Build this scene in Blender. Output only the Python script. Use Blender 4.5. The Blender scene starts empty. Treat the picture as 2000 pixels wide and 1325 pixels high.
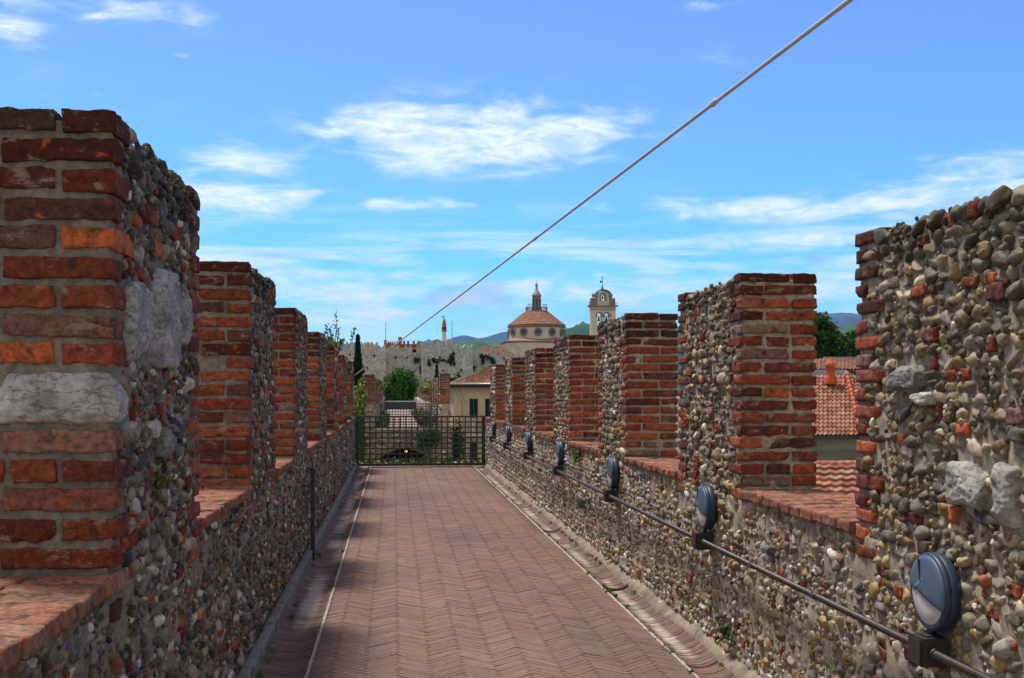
import bpy, bmesh, math
import numpy as np
from math import sin, cos, tan, atan, atan2, pi, radians, sqrt, exp

# ------------------------------------------------------------------ camera
F = 2200.0                      # focal length in pixels of the 2000 px wide photograph
TH = atan(230.0 / F)            # the camera looks a little right of the walkway's axis (+Y)
EYE = 1.65
SC = bpy.context.scene
cam_d = bpy.data.cameras.new('camera'); cam = bpy.data.objects.new('camera', cam_d)
SC.collection.objects.link(cam); SC.camera = cam
cam.location = (0, 0, EYE); cam.rotation_euler = (pi / 2, 0, -TH)
cam_d.sensor_width = 36; cam_d.lens = F / 2000 * 36
cam_d.shift_y = 102.5 / 2000
cam_d.clip_start = 0.05; cam_d.clip_end = 30000

# ------------------------------------------------------------------ world, sun, exposure
SUN = np.array((-0.25, 0.26, 0.92)); SUN /= np.linalg.norm(SUN)
SUN_EL = math.asin(SUN[2]); SUN_AZ = atan2(SUN[0], SUN[1])
world = bpy.data.worlds.new('World'); SC.world = world; world.use_nodes = True
SC.view_settings.view_transform = 'Standard'; SC.view_settings.look = 'None'
SC.view_settings.exposure = 0.12; SC.view_settings.gamma = 1.0

def build_world():
    nt = world.node_tree; N = nt.nodes; L = nt.links; N.clear()
    out = N.new('ShaderNodeOutputWorld'); bg = N.new('ShaderNodeBackground')
    L.new(bg.outputs[0], out.inputs[0]); bg.inputs[1].default_value = 0.12
    sky = N.new('ShaderNodeTexSky'); sky.sky_type = 'NISHITA'; sky.sun_disc = False
    sky.sun_elevation = SUN_EL; sky.sun_rotation = SUN_AZ % (2 * pi)
    sky.air_density = 1.0; sky.dust_density = 0.4; sky.ozone_density = 2.0
    def M(op, a, b=None, c=None, clamp=False):
        n = N.new('ShaderNodeMath'); n.operation = op; n.use_clamp = clamp
        for i, v in enumerate((a, b, c)):
            if v is None: continue
            if isinstance(v, (int, float)): n.inputs[i].default_value = v
            else: L.new(v, n.inputs[i])
        return n.outputs[0]
    def mixc(f, a, b, mode='MIX'):
        n = N.new('ShaderNodeMix'); n.data_type = 'RGBA'; n.blend_type = mode
        for s, v in ((n.inputs[0], f), (n.inputs[6], a), (n.inputs[7], b)):
            if isinstance(v, (int, float)): s.default_value = v
            elif isinstance(v, tuple): s.default_value = v
            else: L.new(v, s)
        return n.outputs[2]
    tc = N.new('ShaderNodeTexCoord'); sep = N.new('ShaderNodeSeparateXYZ')
    L.new(tc.outputs['Generated'], sep.inputs[0])
    x, y, z = sep.outputs
    az = M('SUBTRACT', M('ARCTAN2', x, y), TH); el = M('ARCSINE', z)
    # drifting noise, stretched sideways
    cmb = N.new('ShaderNodeCombineXYZ')
    L.new(M('MULTIPLY', az, 7.0), cmb.inputs[0]); L.new(M('MULTIPLY', el, 24.0), cmb.inputs[1])
    def noise(vec, scale, detail, rough, dist=0.0, off=0.0):
        n = N.new('ShaderNodeTexNoise'); n.inputs['Scale'].default_value = scale
        n.inputs['Detail'].default_value = detail; n.inputs['Roughness'].default_value = rough
        n.inputs['Distortion'].default_value = dist
        if off:
            a = N.new('ShaderNodeVectorMath'); a.operation = 'ADD'; a.inputs[1].default_value = (off, off * 1.7, 0)
            L.new(vec, a.inputs[0]); vec = a.outputs[0]
        L.new(vec, n.inputs['Vector']); return n.outputs['Fac']
    n1 = noise(cmb.outputs[0], 2.1, 9, 0.57, 0.5)
    n2 = noise(cmb.outputs[0], 0.8, 6, 0.6, 0.8, 7.3)
    blobs = [  # px, py, rx, ry, weight in the photograph's pixels
        (930, 262, 260, 62, 1.0), (760, 245, 120, 34, .75), (880, 300, 150, 36, .7), (1060, 275, 150, 45, .6), (1175, 225, 62, 20, .7),
        (475, 318, 80, 30, 1.45), (450, 388, 125, 36, 1.6), (590, 388, 42, 16, .8), (790, 398, 110, 18, .62), (920, 402, 70, 10, .6),
        (640, 572, 170, 20, .95), (560, 532, 80, 18, .8), (665, 612, 95, 9, 1.0), (720, 535, 90, 10, .7), (720, 600, 220, 60, .45),
        (1530, 468, 200, 14, 1.0), (1480, 405, 330, 24, .8), (1720, 400, 300, 28, .6), (1930, 335, 160, 34, .8),
        (1650, 470, 200, 18, .6), (1250, 580, 420, 45, .65), (1050, 560, 260, 30, .5), (1640, 560, 160, 30, .9), (1900, 470, 200, 60, .5),
        (190, 14, 170, 26, .62), (20, 50, 60, 50, .62), (380, 40, 60, 22, .3), (348, 108, 26, 8, .6), (256, 168, 26, 7, .5), (195, 185, 16, 6, .4),
        (1440, 105, 60, 20, .3), (1370, 8, 70, 14, .35), (100, 330, 200, 100, .5), (700, 470, 300, 12, .3)]
    tot = None
    for px, py, rx, ry, w in blobs:
        a0 = atan((px - 1000) / F); e0 = atan((765 - py) / F * cos(a0))
        dx = M('MULTIPLY', M('SUBTRACT', az, a0), F / rx * 1.0)
        dy = M('MULTIPLY', M('SUBTRACT', el, e0), F / ry * 1.0)
        r2 = M('MULTIPLY_ADD', dx, dx, M('MULTIPLY', dy, dy))
        g = M('MULTIPLY', M('POWER', 2.718, M('MULTIPLY', r2, -1.0)), w)
        tot = g if tot is None else M('ADD', tot, g)
    tot = M('MINIMUM', tot, 1.5)
    d = M('MULTIPLY_ADD', M('SUBTRACT', n1, 0.5), 4.0, M('MULTIPLY', tot, 1.0))
    def smooth(v, a, b):
        n = N.new('ShaderNodeMapRange'); n.interpolation_type = 'SMOOTHSTEP'
        L.new(v, n.inputs[0]); n.inputs[1].default_value = a; n.inputs[2].default_value = b
        return n.outputs[0]
    c1 = M('MULTIPLY', smooth(d, 0.0, 1.6), M('MINIMUM', M('MULTIPLY', tot, 2.2), 1.0))
    # thin veil near the horizon and an unseen broken deck above and behind, added to grey the fill light
    veil = M('MULTIPLY', M('SUBTRACT', 1.0, smooth(el, 0.02, 0.13)), M('MULTIPLY_ADD', smooth(n2, 0.34, 0.70), 0.6, 0.16))
    wide = smooth(M('ABSOLUTE', az), 0.75, 1.5)
    high = M('MULTIPLY', M('MAXIMUM', smooth(el, 0.36, 0.75), M('MULTIPLY', wide, smooth(el, -0.1, 0.1))), smooth(n2, 0.25, 0.55))
    cm2 = N.new('ShaderNodeCombineXYZ'); L.new(M('MULTIPLY', az, 6.0), cm2.inputs[0]); L.new(M('MULTIPLY', el, 62.0), cm2.inputs[1])
    band = M('MULTIPLY', smooth(el, 0.015, 0.05), M('SUBTRACT', 1.0, smooth(el, 0.10, 0.19)))
    streak = M('MULTIPLY', M('MULTIPLY', smooth(noise(cm2.outputs[0], 0.75, 9, 0.6, 0.35, 2.2), 0.43, 0.68), band), 0.9)
    c1b = M('MAXIMUM', streak, M('MULTIPLY', c1, M('MULTIPLY_ADD', smooth(noise(cmb.outputs[0], 5.5, 8, 0.65, 0.7, 5.0), .3, .65), .5, .5)))
    hs = N.new('ShaderNodeHueSaturation'); hs.inputs['Saturation'].default_value = 1.1
    hs.inputs['Value'].default_value = 1.0
    L.new(sky.outputs[0], hs.inputs['Color'])
    base = mixc(1.0, hs.outputs[0], mixc(smooth(el, 0.03, 0.33), (.36, 1.2, 1.6, 1), (.84, 1.08, 1.85, 1)), 'MULTIPLY')
    col = mixc(M('MAXIMUM', c1b, veil), base, (7.8, 8.7, 9.0, 1))
    col = mixc(M('MULTIPLY', high, 0.95), col, (2.9, 2.75, 2.6, 1))
    back = M('MULTIPLY', M('MULTIPLY', smooth(M('ABSOLUTE', az), 1.7, 2.5), smooth(el, -0.02, 0.1)), M('SUBTRACT', 1.0, smooth(el, 0.9, 1.3)))  # unseen bright cloud behind the camera, added to light the near faces
    col = mixc(M('MULTIPLY', back, 0.9), col, (6.2, 5.8, 5.4, 1))
    # grey undersides of the streaks
    gs = M('MULTIPLY', smooth(noise(cmb.outputs[0], 1.1, 7, 0.55, 0.6, 3.1), 0.53, 0.68), M('MULTIPLY', smooth(el, 0.04, 0.08), M('SUBTRACT', 1.0, smooth(el, 0.13, 0.2))))
    col = mixc(M('MULTIPLY', gs, 0.45), col, (3.0, 4.2, 6.6, 1))
    L.new(col, bg.inputs[0])
build_world()
sun_d = bpy.data.lights.new('sun', 'SUN'); sun_d.energy = 4.4; sun_d.angle = radians(11); sun_d.color = (1.0, 0.94, 0.85)
sun = bpy.data.objects.new('sun', sun_d); SC.collection.objects.link(sun)
import mathutils
sun.rotation_euler = mathutils.Vector(SUN).to_track_quat('Z', 'Y').to_euler()

# ------------------------------------------------------------------ helpers
def P(px, py, zc):
    """world point that the photograph shows at (px, py), zc metres along the view axis"""
    lat = (px - 1000) / F * zc
    return np.array((lat * cos(TH) + zc * sin(TH), -lat * sin(TH) + zc * cos(TH), EYE - (py - 765) / F * zc))
def lin(r, g, b):
    f = lambda c: (c / 255 / 12.92) if c / 255 <= 0.04045 else ((c / 255 + 0.055) / 1.055) ** 2.4
    return (f(r), f(g), f(b))
def _h(ix, iy, iz):
    n = (ix * 374761393 + iy * 668265263 + iz * 1274126177) & 0xffffffff
    n = ((n ^ (n >> 13)) * 1274126177) & 0xffffffff
    return ((n ^ (n >> 16)) & 0xffff) / 65535.0
def vnoise(p):
    p = np.asarray(p, dtype=np.float64); i = np.floor(p).astype(np.int64); f = p - i; f = f * f * (3 - 2 * f)
    r = 0
    for dx in (0, 1):
        wx = f[..., 0] if dx else 1 - f[..., 0]
        for dy in (0, 1):
            wy = f[..., 1] if dy else 1 - f[..., 1]
            for dz in (0, 1):
                wz = f[..., 2] if dz else 1 - f[..., 2]
                r = r + wx * wy * wz * _h(i[..., 0] + dx, i[..., 1] + dy, i[..., 2] + dz)
    return r * 2 - 1
def fbm(p, o=3):
    r = 0; a = 1.0; p = np.asarray(p)
    for k in range(o): r = r + a * vnoise(p * 2 ** k + 17.3 * k); a *= 0.5
    return r

class MB:
    """collects pieces and links them as ONE mesh object"""
    def __init__(s): s.V = []; s.Fs = []; s.C = []; s.M = []; s.S = []; s.n = 0
    def add(s, V, Fc, col=(.5, .5, .5), mat=0, smooth=True):
        V = np.asarray(V, dtype=np.float32).reshape(-1, 3); Fc = np.asarray(Fc, dtype=np.int32)
        if len(V) == 0 or len(Fc) == 0: return
        c = np.asarray(col, dtype=np.float32)
        if c.ndim == 1: c = np.tile(c, (len(V), 1))
        s.V.append(V); s.C.append(c); s.Fs.append(Fc + s.n); s.M.append(mat); s.S.append(smooth); s.n += len(V)
    def build(s, name, mats, parent=None):
        me = bpy.data.meshes.new(name)
        V = np.concatenate(s.V); C = np.concatenate(s.C)
        nl = [f.size for f in s.Fs]; npol = [len(f) for f in s.Fs]
        loops = np.concatenate([f.ravel() for f in s.Fs])
        starts = []; k = 0
        for f in s.Fs:
            starts.append(k + np.arange(len(f), dtype=np.int32) * f.shape[1]); k += f.size
        me.vertices.add(len(V)); me.vertices.foreach_set('co', V.ravel())
        me.loops.add(len(loops)); me.loops.foreach_set('vertex_index', loops)
        me.polygons.add(sum(npol)); me.polygons.foreach_set('loop_start', np.concatenate(starts).astype(np.int32))
        me.polygons.foreach_set('material_index', np.repeat(np.array(s.M, dtype=np.int32), npol))
        me.polygons.foreach_set('use_smooth', np.repeat(np.array(s.S, dtype=bool), npol))
        at = me.color_attributes.new('Col', 'FLOAT_COLOR', 'POINT')
        at.data.foreach_set('color', np.hstack([C, np.ones((len(C), 1), np.float32)]).ravel())
        me.update(calc_edges=True)
        for m in (mats if isinstance(mats, (list, tuple)) else [mats]): me.materials.append(m)
        o = bpy.data.objects.new(name, me); SC.collection.objects.link(o)
        if parent is not None:
            o.parent = parent
            o.matrix_parent_inverse = mathutils.Matrix.Translation(-mathutils.Vector(parent.location)) if parent.type == 'EMPTY' else mathutils.Matrix()
        return o
def tag(o, label=None, cat=None, group=None, kind=None):
    if label: o['label'] = label
    if cat: o['category'] = cat
    if group: o['group'] = group
    if kind: o['kind'] = kind
    return o
def empty(name, loc, label=None, cat=None, group=None, kind=None):
    o = bpy.data.objects.new(name, None); SC.collection.objects.link(o); o.location = [float(v) for v in loc]
    o.empty_display_size = 0.2
    return tag(o, label, cat, group, kind)

# templates --------------------------------------------------------
def ico(n):
    bm = bmesh.new(); bmesh.ops.create_icosphere(bm, subdivisions=n, radius=1)
    V = np.array([v.co[:] for v in bm.verts]); Fc = np.array([[v.index for v in f.verts] for f in bm.faces]); bm.free(); return V, Fc
ICO = {n: ico(n) for n in (1, 2, 3, 4)}
def gridbox(nx, ny, nz):
    idx = {}; V = []; Fc = []
    def vid(i, j, k):
        key = (i, j, k)
        if key not in idx: idx[key] = len(V); V.append((2 * i / nx - 1, 2 * j / ny - 1, 2 * k / nz - 1))
        return idx[key]
    for i in range(nx):
        for j in range(ny):
            Fc.append((vid(i, j, 0), vid(i, j + 1, 0), vid(i + 1, j + 1, 0), vid(i + 1, j, 0)))
            Fc.append((vid(i, j, nz), vid(i + 1, j, nz), vid(i + 1, j + 1, nz), vid(i, j + 1, nz)))
    for i in range(nx):
        for k in range(nz):
            Fc.append((vid(i, 0, k), vid(i + 1, 0, k), vid(i + 1, 0, k + 1), vid(i, 0, k + 1)))
            Fc.append((vid(i, ny, k), vid(i, ny, k + 1), vid(i + 1, ny, k + 1), vid(i + 1, ny, k)))
    for j in range(ny):
        for k in range(nz):
            Fc.append((vid(0, j, k), vid(0, j, k + 1), vid(0, j + 1, k + 1), vid(0, j + 1, k)))
            Fc.append((vid(nx, j, k), vid(nx, j + 1, k), vid(nx, j + 1, k + 1), vid(nx, j, k + 1)))
    return np.array(V, dtype=float), np.array(Fc)
GB = {}
def gb(*n):
    if n not in GB: GB[n] = gridbox(*n)
    return GB[n]
UC = gb(1, 1, 1)
def box(mb, lo, hi, col=(.5, .5, .5), mat=0, smooth=False):
    lo = np.array(lo, float); hi = np.array(hi, float); V, Fc = UC
    mb.add((lo + hi) / 2 + V * (hi - lo) / 2, Fc, col, mat, smooth)
def obox(mb, c, ax, half, col=(.5, .5, .5), mat=0, tmpl=None):
    """oriented box: centre, three axes (rows), half sizes"""
    V, Fc = tmpl or UC; ax = np.array(ax, float)
    mb.add(np.array(c) + (V * np.array(half)) @ ax, Fc, col, mat, False)
def tube(mb, pts, r, n=10, col=(.5, .5, .5), mat=0, caps=True):
    pts = np.array(pts, float); m = len(pts); rs = np.broadcast_to(np.array(r, float), (m,))
    V = []
    for i in range(m):
        t = pts[min(i + 1, m - 1)] - pts[max(i - 1, 0)]; t /= np.linalg.norm(t) + 1e-9
        a = np.cross(t, (0, 0, 1.0)) if abs(t[2]) < 0.9 else np.cross(t, (1.0, 0, 0)); a /= np.linalg.norm(a); b = np.cross(t, a)
        for k in range(n):
            an = 2 * pi * k / n; V.append(pts[i] + rs[i] * (cos(an) * a + sin(an) * b))
    Fc = [(i * n + k, i * n + (k + 1) % n, (i + 1) * n + (k + 1) % n, (i + 1) * n + k) for i in range(m - 1) for k in range(n)]
    nb = len(V); V += [pts[0], pts[-1]]
    mb.add(V, Fc, col, mat, True)
    if caps:
        base = mb.n - len(V)
        cf = [(nb, (k + 1) % n, k) for k in range(n)] + [(nb + 1, (m - 1) * n + k, (m - 1) * n + (k + 1) % n) for k in range(n)]
        mb.Fs.append(np.array(cf, dtype=np.int32) + base); mb.M.append(mat); mb.S.append(False); mb.V.append(np.zeros((0, 3), np.float32)); mb.C.append(np.zeros((0, 3), np.float32))
def lathe(mb, c, prof, n=24, col=(.5, .5, .5), mat=0, smooth=True, a0=0.0):
    """prof: (radius, z) pairs upward"""
    c = np.array(c, float); V = []
    for r, z in prof:
        for k in range(n):
            a = a0 + 2 * pi * k / n; V.append(c + (r * cos(a), r * sin(a), z))
    Fc = [(i * n + k, i * n + (k + 1) % n, (i + 1) * n + (k + 1) % n, (i + 1) * n + k) for i in range(len(prof) - 1) for k in range(n)]
    mb.add(V, Fc, col, mat, smooth)
def plate(name, outline, holes, depth, mat, parent, origin, ux, uz, ny):
    """a slab of real thickness from a 2-D outline with holes; ux, uz span it, ny is its back direction"""
    cu = bpy.data.curves.new('tmp', 'CURVE'); cu.dimensions = '2D'; cu.fill_mode = 'BOTH'
    for poly in [outline] + list(holes):
        sp = cu.splines.new('POLY'); sp.points.add(len(poly) - 1)
        for i, (a, b) in enumerate(poly): sp.points[i].co = (a, b, 0, 1)
        sp.use_cyclic_u = True
    cu.extrude = depth / 2
    o = bpy.data.objects.new('tmp', cu); SC.collection.objects.link(o)
    dg = bpy.context.evaluated_depsgraph_get(); me = bpy.data.meshes.new_from_object(o.evaluated_get(dg))
    bpy.data.objects.remove(o); bpy.data.curves.remove(cu)
    V = np.array([v.co[:] for v in me.vertices]); fs = [tuple(p.vertices) for p in me.polygons]; bpy.data.meshes.remove(me)
    W = np.array(origin) + V[:, :1] * np.array(ux) + V[:, 1:2] * np.array(uz) + (depth / 2 + V[:, 2:3]) * np.array(ny)
    m2 = bpy.data.meshes.new(name); m2.from_pydata(W.tolist(), [], fs); m2.materials.append(mat)
    m2.update()
    bm = bmesh.new(); bm.from_mesh(m2); bmesh.ops.recalc_face_normals(bm, faces=bm.faces); bm.to_mesh(m2); bm.free()
    ob = bpy.data.objects.new(name, m2); SC.collection.objects.link(ob)
    if parent is not None:
        ob.parent = parent
        if parent.type == 'EMPTY': ob.matrix_parent_inverse = mathutils.Matrix.Translation(-mathutils.Vector(parent.location))
    return ob

# ------------------------------------------------------------------ materials
def newmat(name):
    m = bpy.data.materials.new(name); m.use_nodes = True; nt = m.node_tree; nt.nodes.clear()
    o = nt.nodes.new('ShaderNodeOutputMaterial'); b = nt.nodes.new('ShaderNodeBsdfPrincipled'); nt.links.new(b.outputs[0], o.inputs[0])
    return m, nt, b
class G:
    def __init__(s, nt):
        s.nt = nt; s.N = nt.nodes; s.L = nt.links
        s.obj = s.N.new('ShaderNodeTexCoord').outputs['Object']
    def put(s, sock, v):
        if isinstance(v, (int, float)): sock.default_value = v
        elif isinstance(v, tuple): sock.default_value = v if len(v) == len(sock.default_value) else (*v, 1)
        else: s.L.new(v, sock)
    def noise(s, scale, detail=4, rough=.6, dist=0, vec=None, st=None):
        n = s.N.new('ShaderNodeTexNoise'); n.inputs['Scale'].default_value = scale; n.inputs['Detail'].default_value = detail
        n.inputs['Roughness'].default_value = rough; n.inputs['Distortion'].default_value = dist
        v = vec or s.obj
        if st:
            mp = s.N.new('ShaderNodeMapping'); mp.inputs['Scale'].default_value = st; s.L.new(v, mp.inputs[0]); v = mp.outputs[0]
        s.L.new(v, n.inputs['Vector']); return n.outputs['Fac']
    def step(s, v, a, b, lo=0., hi=1.):
        n = s.N.new('ShaderNodeMapRange'); n.interpolation_type = 'SMOOTHSTEP'; s.L.new(v, n.inputs[0])
        for i, q in enumerate((a, b, lo, hi)): n.inputs[i + 1].default_value = q
        return n.outputs[0]
    def mix(s, f, a, b, mode='MIX'):
        n = s.N.new('ShaderNodeMix'); n.data_type = 'RGBA'; n.blend_type = mode
        s.put(n.inputs[0], f); s.put(n.inputs[6], a); s.put(n.inputs[7], b); return n.outputs[2]
    def math(s, op, a, b=None, clamp=False):
        n = s.N.new('ShaderNodeMath'); n.operation = op; n.use_clamp = clamp; s.put(n.inputs[0], a)
        if b is not None: s.put(n.inputs[1], b)
        return n.outputs[0]
    def col(s):
        n = s.N.new('ShaderNodeAttribute'); n.attribute_name = 'Col'; return n.outputs['Color']
    def grey(s, v):
        n = s.N.new('ShaderNodeCombineColor')
        for i in range(3): s.L.new(v, n.inputs[i])
        return n.outputs[0]
    def bump(s, b, h, strength=.5, dist=.01):
        n = s.N.new('ShaderNodeBump'); n.inputs['Strength'].default_value = strength; n.inputs['Distance'].default_value = dist
        s.L.new(h, n.inputs['Height']); s.L.new(n.outputs[0], b.inputs['Normal'])

def mat_brick(fine=1.0):
    m, nt, b = newmat('old_brick'); g = G(nt)
    c = g.mix(1.0, g.col(), g.grey(g.step(g.noise(34 * fine, 6, .75), .28, .72, .45, 1.5)), 'MULTIPLY')
    c = g.mix(g.step(g.noise(13 * fine, 5, .65, .5), .54, .68, 0, .8), c, lin(58, 42, 38))
    c = g.mix(g.step(g.noise(9 * fine, 8, .75, .3, st=(1, 1, 2)), .56, .64, 0, .72), c, lin(150, 132, 116))
    c = g.mix(g.step(g.noise(17 * fine, 4, .6), .62, .68, 0, .75), c, lin(178, 82, 40))
    b.inputs['Roughness'].default_value = .9; g.put(b.inputs['Base Color'], c); b.inputs['Specular IOR Level'].default_value = .25
    g.bump(b, g.math('ADD', g.noise(60 * fine, 6, .7), g.math('MULTIPLY', g.noise(230 * fine, 3, .6), .5)), .8, .008)
    return m
def mat_pebble():
    m, nt, b = newmat('river_pebble'); g = G(nt)
    c = g.mix(1.0, g.col(), g.grey(g.step(g.noise(26, 5, .65, .6), .25, .75, .6, 1.35)), 'MULTIPLY')
    c = g.mix(g.step(g.noise(20, 7, .75, .4), .52, .64, 0, .62), c, lin(160, 150, 134))
    c = g.mix(g.step(g.noise(13, 5, .7), .62, .72, 0, .6), c, lin(52, 50, 46))
    b.inputs['Roughness'].default_value = .72; g.put(b.inputs['Base Color'], c); b.inputs['Specular IOR Level'].default_value = .35
    g.bump(b, g.math('ADD', g.noise(70, 5, .65, .5), g.math('MULTIPLY', g.noise(260, 3, .6), .35)), .55, .006)
    return m
def mat_mortar():
    m, nt, b = newmat('lime_mortar'); g = G(nt)
    c = g.mix(1.0, g.col(), g.grey(g.step(g.noise(30, 7, .75), .3, .7, .6, 1.25)), 'MULTIPLY')
    c = g.mix(g.step(g.noise(6, 5, .7), .56, .72, 0, .65), c, lin(84, 78, 70))
    b.inputs['Roughness'].default_value = .95; g.put(b.inputs['Base Color'], c); b.inputs['Specular IOR Level'].default_value = .2
    g.bump(b, g.math('ADD', g.noise(55, 7, .75), g.math('MULTIPLY', g.noise(300, 3, .7), .5)), .9, .012)
    return m
def mat_plain(name, col, rough=.8, ns=6., lo=.8, hi=1.15, bump=.3, bd=.01, bs=40., metal=0., spec=.3, use_col=False):
    m, nt, b = newmat(name); g = G(nt)
    base = g.col() if use_col else (*col, 1)
    c = g.mix(1.0, base, g.grey(g.step(g.noise(ns, 6, .65), .3, .7, lo, hi)), 'MULTIPLY')
    g.put(b.inputs['Base Color'], c); b.inputs['Roughness'].default_value = rough; b.inputs['Metallic'].default_value = metal
    b.inputs['Specular IOR Level'].default_value = spec
    if bump: g.bump(b, g.noise(bs, 5, .65), bump, bd)
    return m
BRICK = mat_brick(); PEB = mat_pebble(); MORT = mat_mortar()
def mat_block():
    m, nt, b = newmat('limestone_block'); g = G(nt)
    r = g.noise(9, 7, .6, .15, st=(1, 1, 2.6)); rid = g.math('ABSOLUTE', g.math('SUBTRACT', r, .5))
    c = g.mix(1.0, g.col(), g.grey(g.step(g.noise(30, 8, .75), .3, .7, .7, 1.25)), 'MULTIPLY')
    c = g.mix(g.step(rid, .0, .008, .5, 0), c, lin(92, 88, 84)); c = g.mix(g.step(g.noise(7, 6, .7), .56, .70, 0, .6), c, lin(110, 98, 84))
    g.put(b.inputs['Base Color'], c); b.inputs['Roughness'].default_value = .8
    g.bump(b, g.math('ADD', g.step(rid, 0, .02, 0, .4), g.noise(45, 8, .78)), .9, .012); return m
MASON = [MORT, PEB, BRICK, mat_block()]
rng = np.random.default_rng(7)

BR = np.array([lin(166, 82, 54), lin(150, 68, 46), lin(134, 62, 48), lin(178, 92, 54), lin(126, 76, 64), lin(106, 66, 58), lin(142, 102, 90), lin(156, 78, 52), lin(114, 54, 44), lin(146, 118, 96)])
BRW = np.array([.17, .17, .14, .09, .1, .08, .07, .1, .06, .02])
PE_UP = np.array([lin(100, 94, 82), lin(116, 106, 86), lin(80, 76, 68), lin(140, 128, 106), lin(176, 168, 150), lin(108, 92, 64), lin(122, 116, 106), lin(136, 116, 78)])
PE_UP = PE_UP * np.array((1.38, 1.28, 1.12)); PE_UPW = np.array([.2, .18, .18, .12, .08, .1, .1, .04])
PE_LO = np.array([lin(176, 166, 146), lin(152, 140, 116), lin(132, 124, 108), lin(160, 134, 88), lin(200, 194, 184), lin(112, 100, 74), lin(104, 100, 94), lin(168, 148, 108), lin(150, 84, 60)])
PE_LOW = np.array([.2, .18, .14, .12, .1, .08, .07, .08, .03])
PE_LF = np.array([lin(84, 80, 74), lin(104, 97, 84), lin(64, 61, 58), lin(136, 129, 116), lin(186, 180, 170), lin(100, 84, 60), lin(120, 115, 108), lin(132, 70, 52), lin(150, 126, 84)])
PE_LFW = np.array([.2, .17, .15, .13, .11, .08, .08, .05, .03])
def pick(pal, w, n): return pal[rng.choice(len(pal), n, p=w / w.sum())] * (rng.uniform(.45, 1.3, (n, 1)) if pal is not BR else np.array([1., 1., 1.]) * rng.uniform(.48, 1.1, (n, 1)) * (1 + rng.uniform(-.05, .35, (n, 1)) * np.array((-.25, .25, .4))))

# map: (u, v, w) -> world ; u along the face, v up, w outwards
def face_side(xf, nx): return lambda u, v, w: np.stack([xf + nx * w, u, v], -1)
def face_near(yf): return lambda u, v, w: np.stack([u, yf - w, v], -1)
def face_far(yf): return lambda u, v, w: np.stack([u, yf + w, v], -1)
def face_top(zf): return lambda u, v, w: np.stack([v, u, zf + w], -1)

def add_pebbles(mb, fmap, u, v, a, b, c, w0, ang, col, lod, mat=1, rough=.24):
    n = len(u)
    if n == 0: return
    T, Fc = ICO[lod]; m = len(T)
    seeds = rng.uniform(0, 200, (n, 1, 3))
    box_p = rng.uniform(.72, 1.0, (n, 1, 1))
    Tn = np.sign(T)[None] * np.abs(T)[None] ** box_p
    r = 1 + rough * vnoise(T[None] * 1.15 + seeds) + rough * .45 * vnoise(T[None] * 2.9 + seeds)
    if lod >= 3: r = r + rough * .12 * vnoise(T[None] * 8 + seeds)
    L = Tn * r[..., None]
    for _ in range(5):      # worn flats and broken faces
        nn = rng.normal(0, 1, (n, 1, 3)); nn /= np.linalg.norm(nn, axis=-1, keepdims=True); dd = rng.uniform(.48, 1.1, (n, 1))
        ov = np.maximum(0, (L * nn).sum(-1) - dd); L = L - (ov * .88)[..., None] * nn
    x = L[..., 0] * a[:, None]; y = L[..., 1] * b[:, None]; z = L[..., 2] * c[:, None]
    ca = np.cos(ang)[:, None]; sa = np.sin(ang)[:, None]
    tl = rng.uniform(-.3, .3, (n, 1)); z = z + y * tl
    uu = u[:, None] + x * ca - y * sa; vv = v[:, None] + x * sa + y * ca; ww = w0[:, None] + z
    W = fmap(uu, vv, ww).reshape(-1, 3)
    Fa = (Fc[None] + (np.arange(n) * m)[:, None, None]).reshape(-1, 3)
    wv = ww.ravel(); keep = wv[Fa].max(1) > -.012; Fa = Fa[keep]
    used = np.zeros(len(W), bool); used[Fa.ravel()] = True; remap = np.cumsum(used) - 1
    C = np.repeat(col, m, axis=0)[used]
    V0 = fmap(np.array([0., 1., 0.]), np.array([0., 0., 1.]), np.zeros(3)); nrm = np.cross(V0[1] - V0[0], V0[2] - V0[0])
    wd = fmap(np.zeros(1), np.zeros(1), np.ones(1))[0] - V0[0]
    Fa = remap[Fa]
    if np.dot(nrm, wd) < 0: Fa = Fa[:, ::-1]
    mb.add(W[used], Fa, C, mat, True)

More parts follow.
